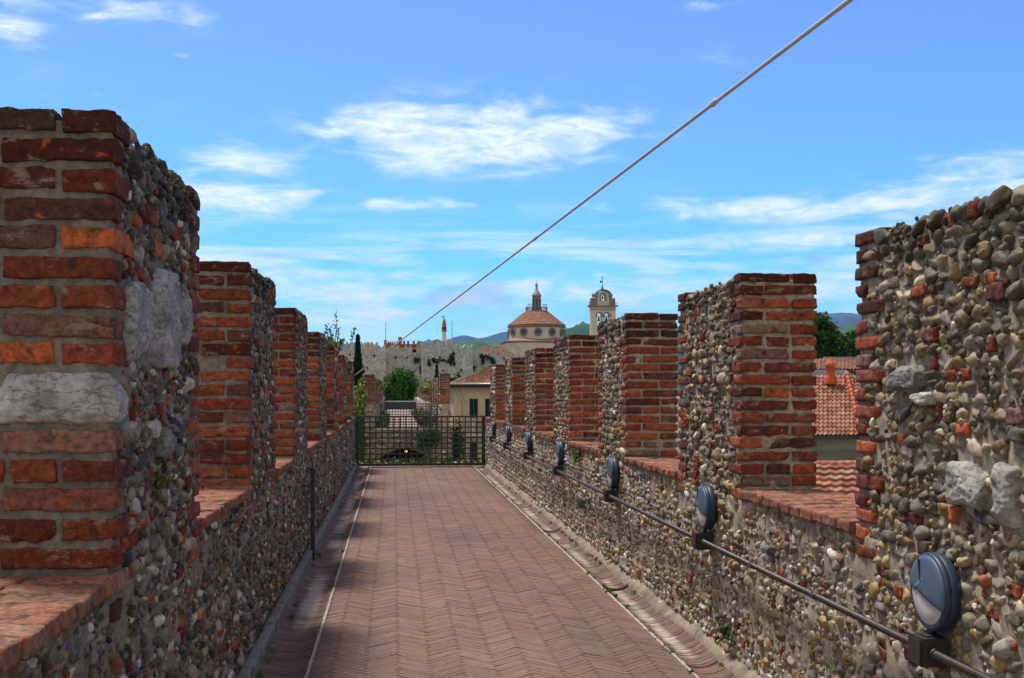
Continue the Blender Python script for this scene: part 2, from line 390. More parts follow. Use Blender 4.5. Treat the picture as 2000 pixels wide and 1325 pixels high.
def pebble_rows(mb, fmap, u0, u1, v0, v1, excl, pal, palw, lod, size=1.0, p_brick=.1, tilt=.35, prot=1.0, topdark=None, fill=True, keepfn=None, gap=.07):
    U = []; Vv = []; A = []; B = []; C_ = []; W0 = []; AN = []
    BU = []
    v = v0; row = 0
    while v < v1:
        h = rng.uniform(.038, .066) * size
        if v + h > v1 + .03: break
        u = u0 + rng.uniform(-.01, .02); sgn = 1 if row % 2 else -1; t = rng.uniform(0, tilt) * sgn
        while u < u1:
            if rng.random() < p_brick:
                w = rng.uniform(.05, .13) * size; BU.append((u + w / 2, v + h / 2, w / 2 * .93, h / 2 * .97)); u += w; continue
            w = h * (rng.uniform(.85, 1.7) if rng.random() < .8 else rng.uniform(1.7, 2.4))
            hh = h * rng.uniform(.7, 1.12)
            if rng.random() < gap: u += w * .6; continue
            U.append(u + w / 2); Vv.append(v + h / 2 + rng.uniform(-.12, .12) * h); A.append(w * .53); B.append(hh * .55)
            cc = min(w, hh) * rng.uniform(.42, .66); C_.append(cc); W0.append(-.014 - cc * rng.uniform(.0, .74)); AN.append(t * .5 + rng.normal(0, .22)); u += w * rng.uniform(1.0, 1.1)
        v += h * rng.uniform(.93, 1.05); row += 1
    nf = int((u1 - u0) * (v1 - v0) * (330 if fill else 0) / size)
    for _ in range(nf):
        U.append(rng.uniform(u0, u1)); Vv.append(rng.uniform(v0, v1)); r = rng.uniform(.008, .017) * size; A.append(r * 1.2); B.append(r); C_.append(r); W0.append(rng.uniform(-.014, -.006)); AN.append(rng.uniform(0, 3))
    U, Vv, A, B, C_, W0, AN = map(np.array, (U, Vv, A, B, C_, W0, AN))
    def ok(u, v, m):
        k = (u > u0 - .005) & (u < u1 + .005)
        for e in excl: k &= ~((u > e[0] - m) & (u < e[1] + m) & (v > e[2] - m * .7) & (v < e[3] + m * .7))
        if keepfn is not None: k &= keepfn(u, v)
        return k
    k = ok(U, Vv, .013)
    U, Vv, A, B, C_, W0, AN = (q[k] for q in (U, Vv, A, B, C_, W0, AN))
    col = pick(pal, palw, len(U))
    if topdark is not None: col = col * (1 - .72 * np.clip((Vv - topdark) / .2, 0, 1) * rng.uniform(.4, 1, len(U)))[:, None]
    big = rng.random(len(U)) < .05
    A = np.where(big, A * 1.35, A); B = np.where(big, B * 1.2, B)
    add_pebbles(mb, fmap, U, Vv, A, B, C_ * prot, W0, AN, col, lod)
    if BU:
        BU = np.array(BU); BU = BU[ok(BU[:, 0], BU[:, 1], .03)]
        if len(BU): add_bricks(mb, fmap, BU[:, 0], BU[:, 1], BU[:, 2], BU[:, 3], np.full(len(BU), -.03) + rng.uniform(-.012, .006, len(BU)), np.full(len(BU), .036), pick(BR, BRW, len(BU)), lod, .9)

def add_bricks(mb, fmap, u, v, hu, hv, w0, hw, col, lod, rough=.6, mat=2, rot=.018):
    """boxes centred at (u, v, w0) with half sizes hu, hv, hw"""
    n = len(u)
    if n == 0: return
    T, Fc = {1: gb(2, 2, 2), 2: gb(6, 4, 3), 3: gb(14, 6, 6), 4: gb(26, 14, 10)}[lod]; m = len(T)
    H = np.stack([hu, hv, hw], -1)[:, None, :]
    rr = rng.uniform(.003, .007, (n, 1, 1)) * (1.6 if rough > .8 else 1)
    L = T[None] * H
    # round the edges: pull a point that is near two faces inwards
    inner = np.maximum(H - rr, 1e-4); q = np.clip(L, -inner, inner); d = L - q; ln = np.linalg.norm(d, axis=-1, keepdims=True)
    if lod >= 2: L = q + d * (rr / np.maximum(ln, 1e-9)) * (ln > 1e-9)
    seeds = rng.uniform(0, 300, (n, 1, 3))
    nz = 1.1 * np.stack([vnoise(L * 26 + seeds), vnoise(L * 26 + seeds + 40), vnoise(L * 26 + seeds + 90)], -1)
    L = L + nz * .0032 * rough * 2
    if lod >= 3:
        f2 = fbm(L * 60 + seeds, 2)[..., None]; L = L + f2 * .0030 * rough * (T[None])
    # chipped corners
    cs = rng.choice([-1., 1.], (n, 1, 3)) * H; cd = np.linalg.norm((L - cs) / np.array([.05, .03, .04]), axis=-1, keepdims=True)
    L = L * (1 - .14 * rough * np.clip(1 - cd, 0, 1) * (rng.random((n, 1, 1)) < .55))
    an = rng.normal(0, rot, (n, 1)); x = L[..., 0] * np.cos(an) - L[..., 1] * np.sin(an); y = L[..., 0] * np.sin(an) + L[..., 1] * np.cos(an)
    a2 = rng.normal(0, rot, (n, 1)); z = L[..., 2] + x * a2
    W = fmap(u[:, None] + x, v[:, None] + y, w0[:, None] + z).reshape(-1, 3)
    Fa = (Fc[None] + (np.arange(n) * m)[:, None, None]).reshape(-1, 4)
    V0 = fmap(np.array([0., 1., 0.]), np.array([0., 0., 1.]), np.zeros(3)); nrm = np.cross(V0[1] - V0[0], V0[2] - V0[0])
    wd = fmap(np.zeros(1), np.zeros(1), np.ones(1))[0] - V0[0]
    if np.dot(nrm, wd) < 0: Fa = Fa[:, ::-1]
    mb.add(W, Fa, np.repeat(col, m, axis=0), mat, lod >= 2)

def rough_block(mb, lo, hi, res, col, mat=0, amp=.008, freq=9.0, smooth=True):
    lo = np.array(lo, float); hi = np.array(hi, float)
    n = np.maximum(1, np.ceil((hi - lo) / res)).astype(int); n = np.minimum(n, 1400)
    V, Fc = gridbox(*[int(q) for q in n]); W = (lo + hi) / 2 + V * (hi - lo) / 2
    D = np.stack([fbm(W * freq + k * 31, 3) for k in range(3)], -1)
    mb.add(W + D * amp, Fc, col, mat, smooth)

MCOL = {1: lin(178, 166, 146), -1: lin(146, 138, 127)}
XIN = {1: 2.02, -1: -.875}; TT = .46
ZS = 1.08

def merlon(parent, side, y0, y1, zt, course, lod, pal, palw, long=.29, excl_side=(), excl_near=(), stones=(), mort=.017, label=None, coarse=False):
    mb = MB(); xi = XIN[side]; xo = xi + side * TT; nx = -side
    xa, xb = min(xi, xo), max(xi, xo); zb = ZS - .06
    res = {4: .014, 3: .02, 2: .035, 1: .09}[lod]
    rough_block(mb, (xa + .014, y0 + .013, zb - .1), (xb - .014, y1 - .013, zt - .03), res, MCOL[side], 0, .008 if lod == 4 else .010)
    fs = face_side(xi, nx); S = []; excl = list(excl_side)
    bl = lod; far_l = max(1, lod - 1) if lod < 4 else 2
    near = []; far = []; sidequ = []
    hb = course - mort; nC = int((zt - (zb - 2 * course)) / course); z = zt - nC * course + mort + .004; k = 0
    T = TT
    while z + hb < zt + .03:
        zc = z + hb / 2
        for end in (0, 1):
            jj = rng.uniform(-.012, .012)
            dpt = .125
            if (k + end) % 2 == 0:
                tl = long + jj; sl = .115 + rng.uniform(-.015, .02)
            else:
                tl = long * .46 + jj * .5; sl = .26 + jj - (rng.random() < .3) * .06
            ya, yb = (y0, y0 + sl) if end == 0 else (y1 - sl, y1)
            excl.append((ya, yb, z, z + hb))
            skip = any(e[0] < .1 and e[2] - .02 < zc < e[3] + .02 for e in excl_near) and end == 0
            if not skip and (z > zb - 2 * course):
                S.append((end, 0, tl, ya, yb, zc))
            if z > ZS - .01 + (0 if end else 0):      # the rest of the course across the thickness, above the sill
                t = tl + mort
                while t < T - .03:
                    w = min(rng.choice([.27, .27, .14, .3]) + rng.uniform(-.01, .01), T - t)
                    if T - (t + w) < .06: w = T - t
                    inside = any(e[0] - .01 < t + w / 2 < e[1] + .02 and e[2] - .02 < zc < e[3] + .02 for e in excl_near) and end == 0
                    if not inside and rng.random() > (.0 if lod == 4 else .02): S.append((end, t, t + w, (y0 if end == 0 else y1 - dpt), (y0 + dpt if end == 0 else y1), zc))
                    t += w + mort
        z += course; k += 1
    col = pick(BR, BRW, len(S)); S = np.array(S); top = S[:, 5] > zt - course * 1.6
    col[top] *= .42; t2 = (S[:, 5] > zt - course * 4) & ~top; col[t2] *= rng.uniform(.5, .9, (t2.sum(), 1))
    for e in (0, 1):
        q = S[:, 0] == e; s = S[q]; l = bl if e == 0 else (min(bl, 2))
        cx = xi + side * (s[:, 1] + s[:, 2]) / 2; hx = (s[:, 2] - s[:, 1]) / 2; cy = (s[:, 3] + s[:, 4]) / 2; hy = (s[:, 4] - s[:, 3]) / 2
        n = len(s); hh = np.full(n, hb / 2) * rng.uniform(.9, 1.04, n)
        off = rng.normal(0, .003, n)
        # (u, v, w) = (x, z, y) boxes
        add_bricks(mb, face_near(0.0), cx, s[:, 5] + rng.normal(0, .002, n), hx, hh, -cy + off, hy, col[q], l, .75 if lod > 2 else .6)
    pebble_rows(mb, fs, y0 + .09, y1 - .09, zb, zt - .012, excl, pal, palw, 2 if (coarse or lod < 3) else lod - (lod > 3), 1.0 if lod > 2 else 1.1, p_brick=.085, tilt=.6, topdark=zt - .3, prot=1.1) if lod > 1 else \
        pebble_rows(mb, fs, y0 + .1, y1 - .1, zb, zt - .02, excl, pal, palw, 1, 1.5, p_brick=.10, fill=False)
    # uneven top: loose stones set in mortar
    if lod > 1:
        pebble_rows(mb, face_top(zt - .034), y0 + .02, y1 - .02, xa + .01, xb - .01, [], pal * .6, palw, 2, 1.1, p_brick=.12, prot=.8)
        pebble_rows(mb, face_side(xo, side), y0 + .1, y1 - .1, zb, zt, excl, pal, palw, 1, 1.5, p_brick=.1, fill=False)
    for st in stones: big_stone(mb, *st)
    o = mb.build('merlon', MASON, parent)
    if label: o['label'] = label
    return o
def big_stone(mb, lo, hi, col, amp=.012, n=40, freq=16):
    lo = np.array(lo, float); hi = np.array(hi, float); V, Fc = gb(n, n, n); H = (hi - lo) / 2
    L = V * H; rr = min(H) * .42; inner = H - rr; q = np.clip(L, -inner, inner); d = L - q; ln = np.linalg.norm(d, axis=-1, keepdims=True)
    L = q + d * (rr / np.maximum(ln, 1e-9)) * (ln > 1e-9)
    seed = lo[1] * 7 + lo[2] * 3
    for _ in range(9):      # cleaved faces
        nn = rng.normal(0, 1, 3); nn /= np.linalg.norm(nn); dd = rng.uniform(.93, 1.15) * np.linalg.norm(nn * H) ; ov = np.maximum(0, L @ nn - dd); L = L - ov[:, None] * nn * .9
    W = (lo + hi) / 2 + L; D = np.stack([fbm(W * freq * np.array((1, 1, 2.2)) + k * 11 + seed, 5) for k in range(3)], -1)
    rg = 1 - np.abs(fbm(W * 13 + seed, 4))[..., None]
    c = np.asarray(col) * (.82 + .3 * fbm(W * 11 + seed, 4))[:, None]
    mb.add(W + D * amp * .4 + (rg ** 2 - .6) * amp * .5 * V, Fc, np.clip(c, 0, 1), 3, True)

def sill(parent, side, y0, y1, lod):
    mb = MB(); xi = XIN[side]; y = y0 + .012; U = []
    while y < y1 - .03:
        w = min(rng.uniform(.125, .15), y1 - y - .004); t = -.022 + rng.uniform(-.006, .006); cut = rng.uniform(.2, .26)
        U.append((t, cut, y, y + w)); U.append((cut + .012, TT + .015, y, y + w)); y += w + .011
    U = np.array(U); n = len(U)
    cx = xi + side * (U[:, 0] + U[:, 1]) / 2; hx = (U[:, 1] - U[:, 0]) / 2; cy = (U[:, 2] + U[:, 3]) / 2; hy = (U[:, 3] - U[:, 2]) / 2
    col = pick(BR, BRW, n) * .5 + np.array(lin(158, 122, 98)) * .45
    add_bricks(mb, face_near(0.0), cx, np.full(n, ZS - .028) - side * 0 + rng.normal(0, .002, n), hx, np.full(n, .027), -cy, hy, col, lod, .7)
    rough_block(mb, (min(xi, xi + side * TT) + .005, y0, ZS - .075), (max(xi, xi + side * TT) - .005, y1, ZS - .012), .03 if lod > 1 else .1, MCOL[side], 0, .004)
    return mb.build('sill', [MORT, PEB, BRICK], parent)

def wall_body(parent, side, ya, yb, pal, palw, excl, zones, holes=()):
    mb = MB(); xi = XIN[side]; xo = xi + side * TT; xa, xb = min(xi, xo), max(xi, xo)
    for (a, b, lod) in zones:
        rough_block(mb, (xa + .008, a, -.3), (xb - .01, b, ZS - .062), {4: .02, 3: .02, 2: .03, 1: .08}[lod], MCOL[side], 0, .012)
        pebble_rows(mb, face_side(xi, -side), a, b, .01, ZS - .062, excl, pal, palw, max(1, lod if lod < 4 else 3), {4: .92, 3: .92, 2: .95, 1: 1.2}[lod], p_brick=.03, tilt=.8, prot=1.2, fill=lod > 1, gap=.03)
    return mb.build('wall_body', MASON, parent)

# ================================================================== the walkway
FLOOR_B = np.array([lin(124, 95, 80), lin(118, 89, 75), lin(128, 99, 83), lin(114, 86, 72), lin(122, 90, 76), lin(120, 94, 80)])
def mat_floor():
    m, nt, b = newmat('worn_floor_brick'); g = G(nt)
    c = g.mix(1.0, g.col(), g.grey(g.step(g.noise(30, 5, .7), .25, .75, .75, 1.2)), 'MULTIPLY')
    c = g.mix(g.step(g.noise(1.0, 6, .65, .5, st=(1, .45, 1)), .42, .66, 0, .5), c, lin(88, 76, 72))
    c = g.mix(g.step(g.noise(.55, 6, .6, .3, st=(1, .25, 1)), .45, .75, 0, .4), c, lin(142, 118, 98))
    c = g.mix(g.step(g.noise(42, 4, .7), .64, .68, 0, .5), c, lin(170, 156, 142))
    g.put(b.inputs['Base Color'], c)
    b.inputs['Roughness'].default_value = .78; b.inputs['Specular IOR Level'].default_value = .35
    g.bump(b, g.math('ADD', g.noise(70, 5, .7), g.math('MULTIPLY', g.noise(9, 3, .5), .5)), .45, .006)
    return m
FLOORM = mat_floor()
GROUT = mat_plain('floor_grout', lin(146, 134, 122), .95, 3, .3, 1.6, .6, .01, 60)
PALE = mat_plain('pale_mortar', lin(176, 166, 154), .9, 14, .7, 1.15, .7, .012, 60)
KERBM = mat_plain('kerb_concrete', lin(132, 130, 128), .9, 9, .6, 1.2, .6, .01, 50)

def floor_z(x, y): return .0022 * vnoise(np.stack([x * 1.3, y * 1.3, x * 0], -1))
def herringbone(x0, x1, ya, yb, lod):
    """5:1 herringbone of bricks laid at 45 degrees"""
    Wb = .0455; n = 6; r2 = sqrt(.5); rec = []
    R = int((abs(yb - ya) + abs(x1 - x0)) / Wb) + 12
    ox, oy = (x0 + x1) / 2, ya
    i, j = np.meshgrid(np.arange(-R, R), np.arange(-R, R), indexing='ij')
    hm = (i - j) % (2 * n) == 0; vm = (i - j) % (2 * n) == 2 * n - 1
    for msk, dx, dy in ((hm, n, 1), (vm, 1, n)):
        a = (i[msk] + dx / 2) * Wb; b = (j[msk] + dy / 2) * Wb
        X = ox + (a - b) * r2; Y = oy + (a + b) * r2
        k = (X > x0 + .03) & (X < x1 - .03) & (Y > ya) & (Y < yb)
        ang = np.where(dx > dy, pi / 4, 3 * pi / 4) * np.ones(k.sum())
        rec.append(np.stack([X[k], Y[k], ang], -1))
    return np.concatenate(rec)
def lay_floor(x0, x1, ya, yb, zones, z0=0.0):
    mb = MB()
    box(mb, (x0 - .02, ya, z0 - .3), (x1 + .02, yb, z0 - .0046), lin(150, 134, 120), 1)
    for a, b, lod in zones:
        rc = herringbone(x0, x1, a, b, lod); n = len(rc)
        V, Fc = gb(4, 1, 1) if lod > 1 else UC; m = len(V)
        hx = rng.uniform(.131, .1348, n); hy = rng.uniform(.0206, .0221, n)
        L = V[None] * np.stack([hx, hy, np.full(n, .03)], -1)[:, None, :]
        if lod > 1:
            top = V[:, 2] > 0
            L[:, top, 1] *= .985
            L = L + np.where(top[:, None], 1, 0) * .0006 * rng.normal(0, 1, L.shape)
        ca, sa = np.cos(rc[:, 2])[:, None], np.sin(rc[:, 2])[:, None]
        X = rc[:, :1] + L[..., 0] * ca - L[..., 1] * sa; Y = rc[:, 1:2] + L[..., 0] * sa + L[..., 1] * ca
        X = np.clip(X, x0, x1)
        Z = z0 - .03 + L[..., 2] + floor_z(X, Y) + rng.normal(0, .0007, (n, 1)) - (rng.random((n, 1)) < .04) * .0012
        c = FLOOR_B[rng.integers(0, len(FLOOR_B), n)] * rng.uniform(.93, 1.07, (n, 1))
        mb.add(np.stack([X, Y, Z], -1).reshape(-1, 3), (Fc[None] + (np.arange(n) * m)[:, None, None]).reshape(-1, 4), np.repeat(c, m, 0), 0, False)
    return mb
XL, XR = -.495, 1.73
YG = 24.9
mb = lay_floor(XL, XR, 1.0, YG + .7, [(2.5, 13, 2), (13, YG + .5, 1)])
walk = mb.build('walkway', [FLOORM, GROUT]); tag(walk, 'red brick herringbone walkway between the two battlemented walls', 'walkway', kind='structure')

def gutter(side, x_in, x_out, ya, yb):
    """dished channel of bricks laid crosswise between the paving and the wall foot"""
    mb = MB(); y = ya; nseg = 8; V = []; Fq = []; Cc = []
    while y < yb:
        w = rng.uniform(.052, .06); c = FLOOR_B[rng.integers(0, len(FLOOR_B))] * rng.uniform(.62, .95)
        dz = rng.normal(0, .0015); broken = rng.random() < .03
        if broken: dz -= .006
        if side > 0 and min(abs(y - 9.35), abs(y - 13.3)) < .05: dz += .014; c = c * .45
        t = np.linspace(0, 1, nseg + 1); x = x_in + (x_out - x_in) * t
        z = -.034 * np.sin(pi * np.clip(t, 0, 1)) ** .8 + .002 + dz + (.018 * t ** 3 if side > 0 else 0) + rng.normal(0, .0008, nseg + 1)
        g0 = .0025 + rng.random() * .002; b0 = len(V)
        for yy, d in ((y, -.008), (y + g0, 0), (y + w - g0, 0), (y + w, -.008)):
            for q in range(nseg + 1): V.append((x[q], yy, z[q] + d)); Cc.append(c)
        m = nseg + 1
        for r in range(3):
            for q in range(nseg): 
                f = (b0 + r * m + q, b0 + r * m + q + 1, b0 + (r + 1) * m + q + 1, b0 + (r + 1) * m + q)
                Fq.append(f if side > 0 else f[::-1])
        y += w
    mb.add(V, Fq, np.array(Cc), 0, False)
    lo, hi = min(x_in, x_out), max(x_in, x_out)
    box(mb, (lo, ya, -.3), (hi, yb, -.075), lin(90, 80, 70), 1)
    return mb
def mat_gutter():
    m, nt, b = newmat('gutter_brick'); g = G(nt)
    c = g.mix(1.0, g.col(), g.grey(g.step(g.noise(25, 5, .7), .25, .75, .7, 1.2)), 'MULTIPLY')
    # paler patches along the bed of the channel
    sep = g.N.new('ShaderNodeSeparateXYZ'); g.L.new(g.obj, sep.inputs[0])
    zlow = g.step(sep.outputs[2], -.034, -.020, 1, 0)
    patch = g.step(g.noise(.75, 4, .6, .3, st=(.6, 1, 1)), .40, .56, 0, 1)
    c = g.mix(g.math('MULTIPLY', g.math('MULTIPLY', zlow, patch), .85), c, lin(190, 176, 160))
    c = g.mix(g.step(g.noise(5, 5, .7), .58, .70, 0, .55), c, lin(66, 60, 50))
    g.put(b.inputs['Base Color'], c); b.inputs['Roughness'].default_value = .8
    g.bump(b, g.noise(60, 5, .7), .5, .006); return m
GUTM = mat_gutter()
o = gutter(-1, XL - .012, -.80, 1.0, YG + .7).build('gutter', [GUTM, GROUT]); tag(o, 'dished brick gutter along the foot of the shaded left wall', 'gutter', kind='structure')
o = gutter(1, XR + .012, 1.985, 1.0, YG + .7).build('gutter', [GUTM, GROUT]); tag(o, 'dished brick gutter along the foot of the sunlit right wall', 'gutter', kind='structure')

def ragged_strip(x0, x1, z0, z1, ya, yb, step=.03, rag=.004, leftdrop=0.):
    mb = MB(); ys = np.arange(ya, yb, step); V = []
    for y in ys:
        w = rng.uniform(.4, 1.5) * rag; a = x0 - w + rng.normal(0, rag * .3); b = x1 + rng.uniform(-.5, 1) * rag
        V += [(a, y, z0 - .01), (a, y, z1 + rng.normal(0, .0012)), (b, y, z1 + rng.normal(0, .0012) + leftdrop), (b, y, z0 - .01)]
    n = len(ys); Fq = [(i * 4 + k, i * 4 + k + 1, (i + 1) * 4 + k + 1, (i + 1) * 4 + k) for i in range(n - 1) for k in range(3)]
    mb.add(V, Fq, (.5, .5, .5), 0, False); return mb
o = ragged_strip(XL - .014, XL, -.01, .008, 1.0, YG + .3, .025, .0035).build('edge_line', PALE); tag(o, 'pale mortar line along the left edge of the paving', 'mortar line', kind='structure')
o = ragged_strip(XR, XR + .014, -.01, .008, 1.0, YG + .3, .025, .0035).build('edge_line', PALE); tag(o, 'pale mortar line along the right edge of the paving', 'mortar line', kind='structure')
# kerbs at the wall feet
mb = MB(); y = 1.0
while y < YG + .5:
    w = rng.uniform(.5, .9); 
    rough_block(mb, (-.865, y, -.1), (-.80 + rng.uniform(-.004, .004), min(y + w, YG + .5) - .006, .085 + rng.uniform(-.006, .006)), .03 if y < 12 else .08, (.5, .5, .5), 0, .004, 14)
    y += w
o = mb.build('kerb', KERBM); tag(o, 'low grey concrete kerb against the foot of the left wall', 'kerb', kind='structure')
mb = MB(); y = 1.0
ys = np.arange(1.0, YG + .5, .045); V = []
for y in ys:
    h = .045 + .022 * float(vnoise(np.array([y * 2.2, 3, 1]))) + rng.normal(0, .003); w = .05 + .012 * float(vnoise(np.array([y * 3, 9, 4])))
    V += [(2.02 - w - .008, y, -.04), (2.02 - w, y, .022 + rng.normal(0, .002)), (2.02 - w * .45, y, h), (2.04, y, h + .035), (2.04, y, -.04)]
mb.add(V, [(i * 5 + k, i * 5 + k + 1, i * 5 + k + 6, i * 5 + k + 5) for i in range(len(ys) - 1) for k in range(4)], (.5, .5, .5), 0, True)
o = mb.build('kerb', mat_plain('fillet_mortar', lin(142, 128, 112), .95, 7, .6, 1.25, .8, .012, 50)); tag(o, 'low pale mortar fillet against the foot of the right wall', 'kerb', kind='structure')
# broken end of the terrace past the gate
mb = MB(); rough_block(mb, (-1.4, YG + .65, -.9), (2.6, YG + 1.5, -.02), .05, lin(150, 138, 122), 0, .03, 5)
pebble_rows(mb, face_top(-.02), YG + .7, YG + 1.45, -1.3, 2.5, [], PE_LO, PE_LOW, 1, 1.8, p_brick=.1, fill=False)
o = mb.build('terrace_edge', MASON); tag(o, 'broken stone edge of the terrace behind the metal gate', 'terrace edge', kind='structure')

# ================================================================== parapet walls
PITCH_R = 3.18; PITCH_L = 3.22
wr = empty('parapet_wall', (2.25, 1.5, 0), 'right battlemented wall of river pebbles and red brick carrying the round lamps', 'wall')
wl = empty('parapet_wall', (-1.1, .8, 0), 'left battlemented wall of dark pebbles and red brick in shade', 'wall')
RM = [((3.33 if k else 3.02) + PITCH_R * k - (.09 if k == 1 else 0), 4.78 + PITCH_R * k - (.06 if k else 0), zt) for k, zt in enumerate((2.335, 2.345, 2.335, 2.305, 2.275, 2.235, 2.185))]
LM = [(3.65, 5.22, 2.53), (6.95, 8.5, 2.435), (10.1, 11.6, 2.39), (13.35, 14.85, 2.345), (16.6, 18.1, 2.30), (19.8, 21.3, 2.285), (23.05, 24.5, 2.27)]
WST = lin(186, 182, 172)
stR = [((1.99, 3.68, 1.24), (2.16, 3.93, 1.40), WST), ((1.985, 3.48, 1.20), (2.15, 3.62, 1.41), WST), ((1.985, 4.12, 1.655), (2.15, 4.40, 1.75), lin(150, 148, 142)), ((1.985, 4.05, 1.60), (2.15, 4.19, 1.65), lin(205, 200, 192))]
exR = [(s[0][1] - .01, s[1][1] + .01, s[0][2] - .005, s[1][2] + .005) for s in stR]
stL = [((-1.27, 3.635, 1.548), (-.86, 3.80, 1.708), lin(190, 190, 190)),
       ((-.98, 3.80, 1.75), (-.845, 4.14, 2.02), lin(178, 176, 173)), ((-.98, 4.22, 1.74), (-.842, 4.60, 2.12), lin(182, 180, 177)), ((-.98, 4.72, 1.84), (-.845, 4.90, 2.08), lin(172, 170, 168)),
       ((-.98, 4.3, 1.40), (-.83, 4.42, 1.52), lin(150, 150, 150))]
exL = [(s[0][1] - .01, s[1][1] + .01, s[0][2] - .005, s[1][2] + .005) for s in stL[1:]]
LODR = (3, 3, 2, 2, 2, 1, 1); LODL = (4, 3, 2, 2, 1, 1, 1)
for k, (a, b, zt) in enumerate(RM):
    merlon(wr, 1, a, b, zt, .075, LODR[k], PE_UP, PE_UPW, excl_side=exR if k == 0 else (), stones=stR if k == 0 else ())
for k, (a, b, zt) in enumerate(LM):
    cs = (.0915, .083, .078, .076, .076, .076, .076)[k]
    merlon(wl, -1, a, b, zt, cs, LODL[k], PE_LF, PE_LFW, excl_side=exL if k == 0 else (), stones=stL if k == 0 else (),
           excl_near=[(-.02, .41, 1.545, 1.71)] if k == 0 else (), mort=.021 if k == 0 else .017, long=.34 if k == 0 else .29,
           label='merlon with a large pale stone block set in its bricks' if k == 0 else None)
def qx(ms): return [r for (a, b, _) in ms for r in ((a - .02, a + .2, ZS - .24, ZS), (b - .2, b + .02, ZS - .24, ZS))]
wall_body(wr, 1, 1.5, YG + .3, PE_LO, PE_LOW, qx(RM), [(1.5, 3.2, 2), (3.2, 8.0, 3), (8.0, 15, 2), (15, YG + .3, 1)])
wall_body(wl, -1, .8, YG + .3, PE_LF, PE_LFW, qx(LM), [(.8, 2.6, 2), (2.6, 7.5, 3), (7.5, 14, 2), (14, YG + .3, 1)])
for side, ms, par, ye in ((1, RM, wr, 1.55), (-1, LM, wl, .9)):
    prev = ye
    for k, (a, b, _) in enumerate(ms):
        sill(par, side, prev, a, 3 if k < 2 else (2 if k < 4 else 1)); prev = b
    if YG + .3 - prev > .2: sill(par, side, prev, YG + .3, 1)

# ================================================================== metal gate, lamps, conduit, wire
IRON = mat_plain('painted_iron', lin(66, 68, 76), .5, 20, .75, 1.15, .15, .004, 80, .3, .4)
LAMPB = mat_plain('blue_grey_housing', lin(84, 104, 124), .45, 12, .85, 1.12, .12, .003, 90, 0, .4)
LAMPD = mat_plain('dark_blue_ring', lin(48, 62, 84), .45, 12, .85, 1.12, .1, .003, 90, 0, .4)
LENS = mat_plain('frosted_lens', lin(206, 204, 201), .35, 8, .92, 1.05, .05, .002, 60, 0, .4)
BOXM = mat_plain('black_plastic', lin(52, 50, 50), .45, 18, .8, 1.2, .1, .003, 90, 0, .4)
PIPEM = mat_plain('steel_conduit', lin(74, 68, 66), .5, 30, .7, 1.25, .15, .003, 120, .45, .5)
STEEL = mat_plain('steel_wire', lin(196, 192, 192), .42, 60, .85, 1.1, .05, .002, 300, .15, .5)

def gate(y, x0, x1, zb, zt, label, nv, nh, hr=.0):
    t = empty('metal_gate', ((x0 + x1) / 2, y, 0), label, 'gate')
    mb = MB(); w = .035
    box(mb, (x0, y - .03, zb - .0), (x0 + .075, y + .03, zt - .036)); box(mb, (x1 - .075, y - .03, zb), (x1, y + .03, zt - .036))
    box(mb, (x0 - .01, y - .035, zt - .034), (x1 + .01, y + .035, zt)); box(mb, (x0 + .077, y - .028, zb), (x1 - .077, y + .028, zb + .055))
    mb.build('gate_frame', IRON, t)
    mb = MB()
    for i in range(1, nv):
        x = x0 + .05 + (x1 - x0 - .1) * i / nv; box(mb, (x - .014, y - .012, zb + .057), (x + .014, y + .004, zt - .036))
    for i in range(1, nh):
        z = zb + .03 + (zt - zb - .05) * i / nh; box(mb, (x0 + .077, y - .009, z - .014), (x1 - .077, y + .009, z + .014))
    mb.build('lattice', IRON, t)
    mb = MB()
    for z in (zb + .2, zt - .2):
        mb = MB(); box(mb, (x0 - .02, y - .05, z - .05), (x0 + .04, y - .032, z + .05)); mb.build('hinge_plate', IRON, t)
    return t
gate(YG - .05, -.84, 2.0, .02, 1.115, 'dark iron lattice gate closing the near end of the brick walkway', 21, 9)

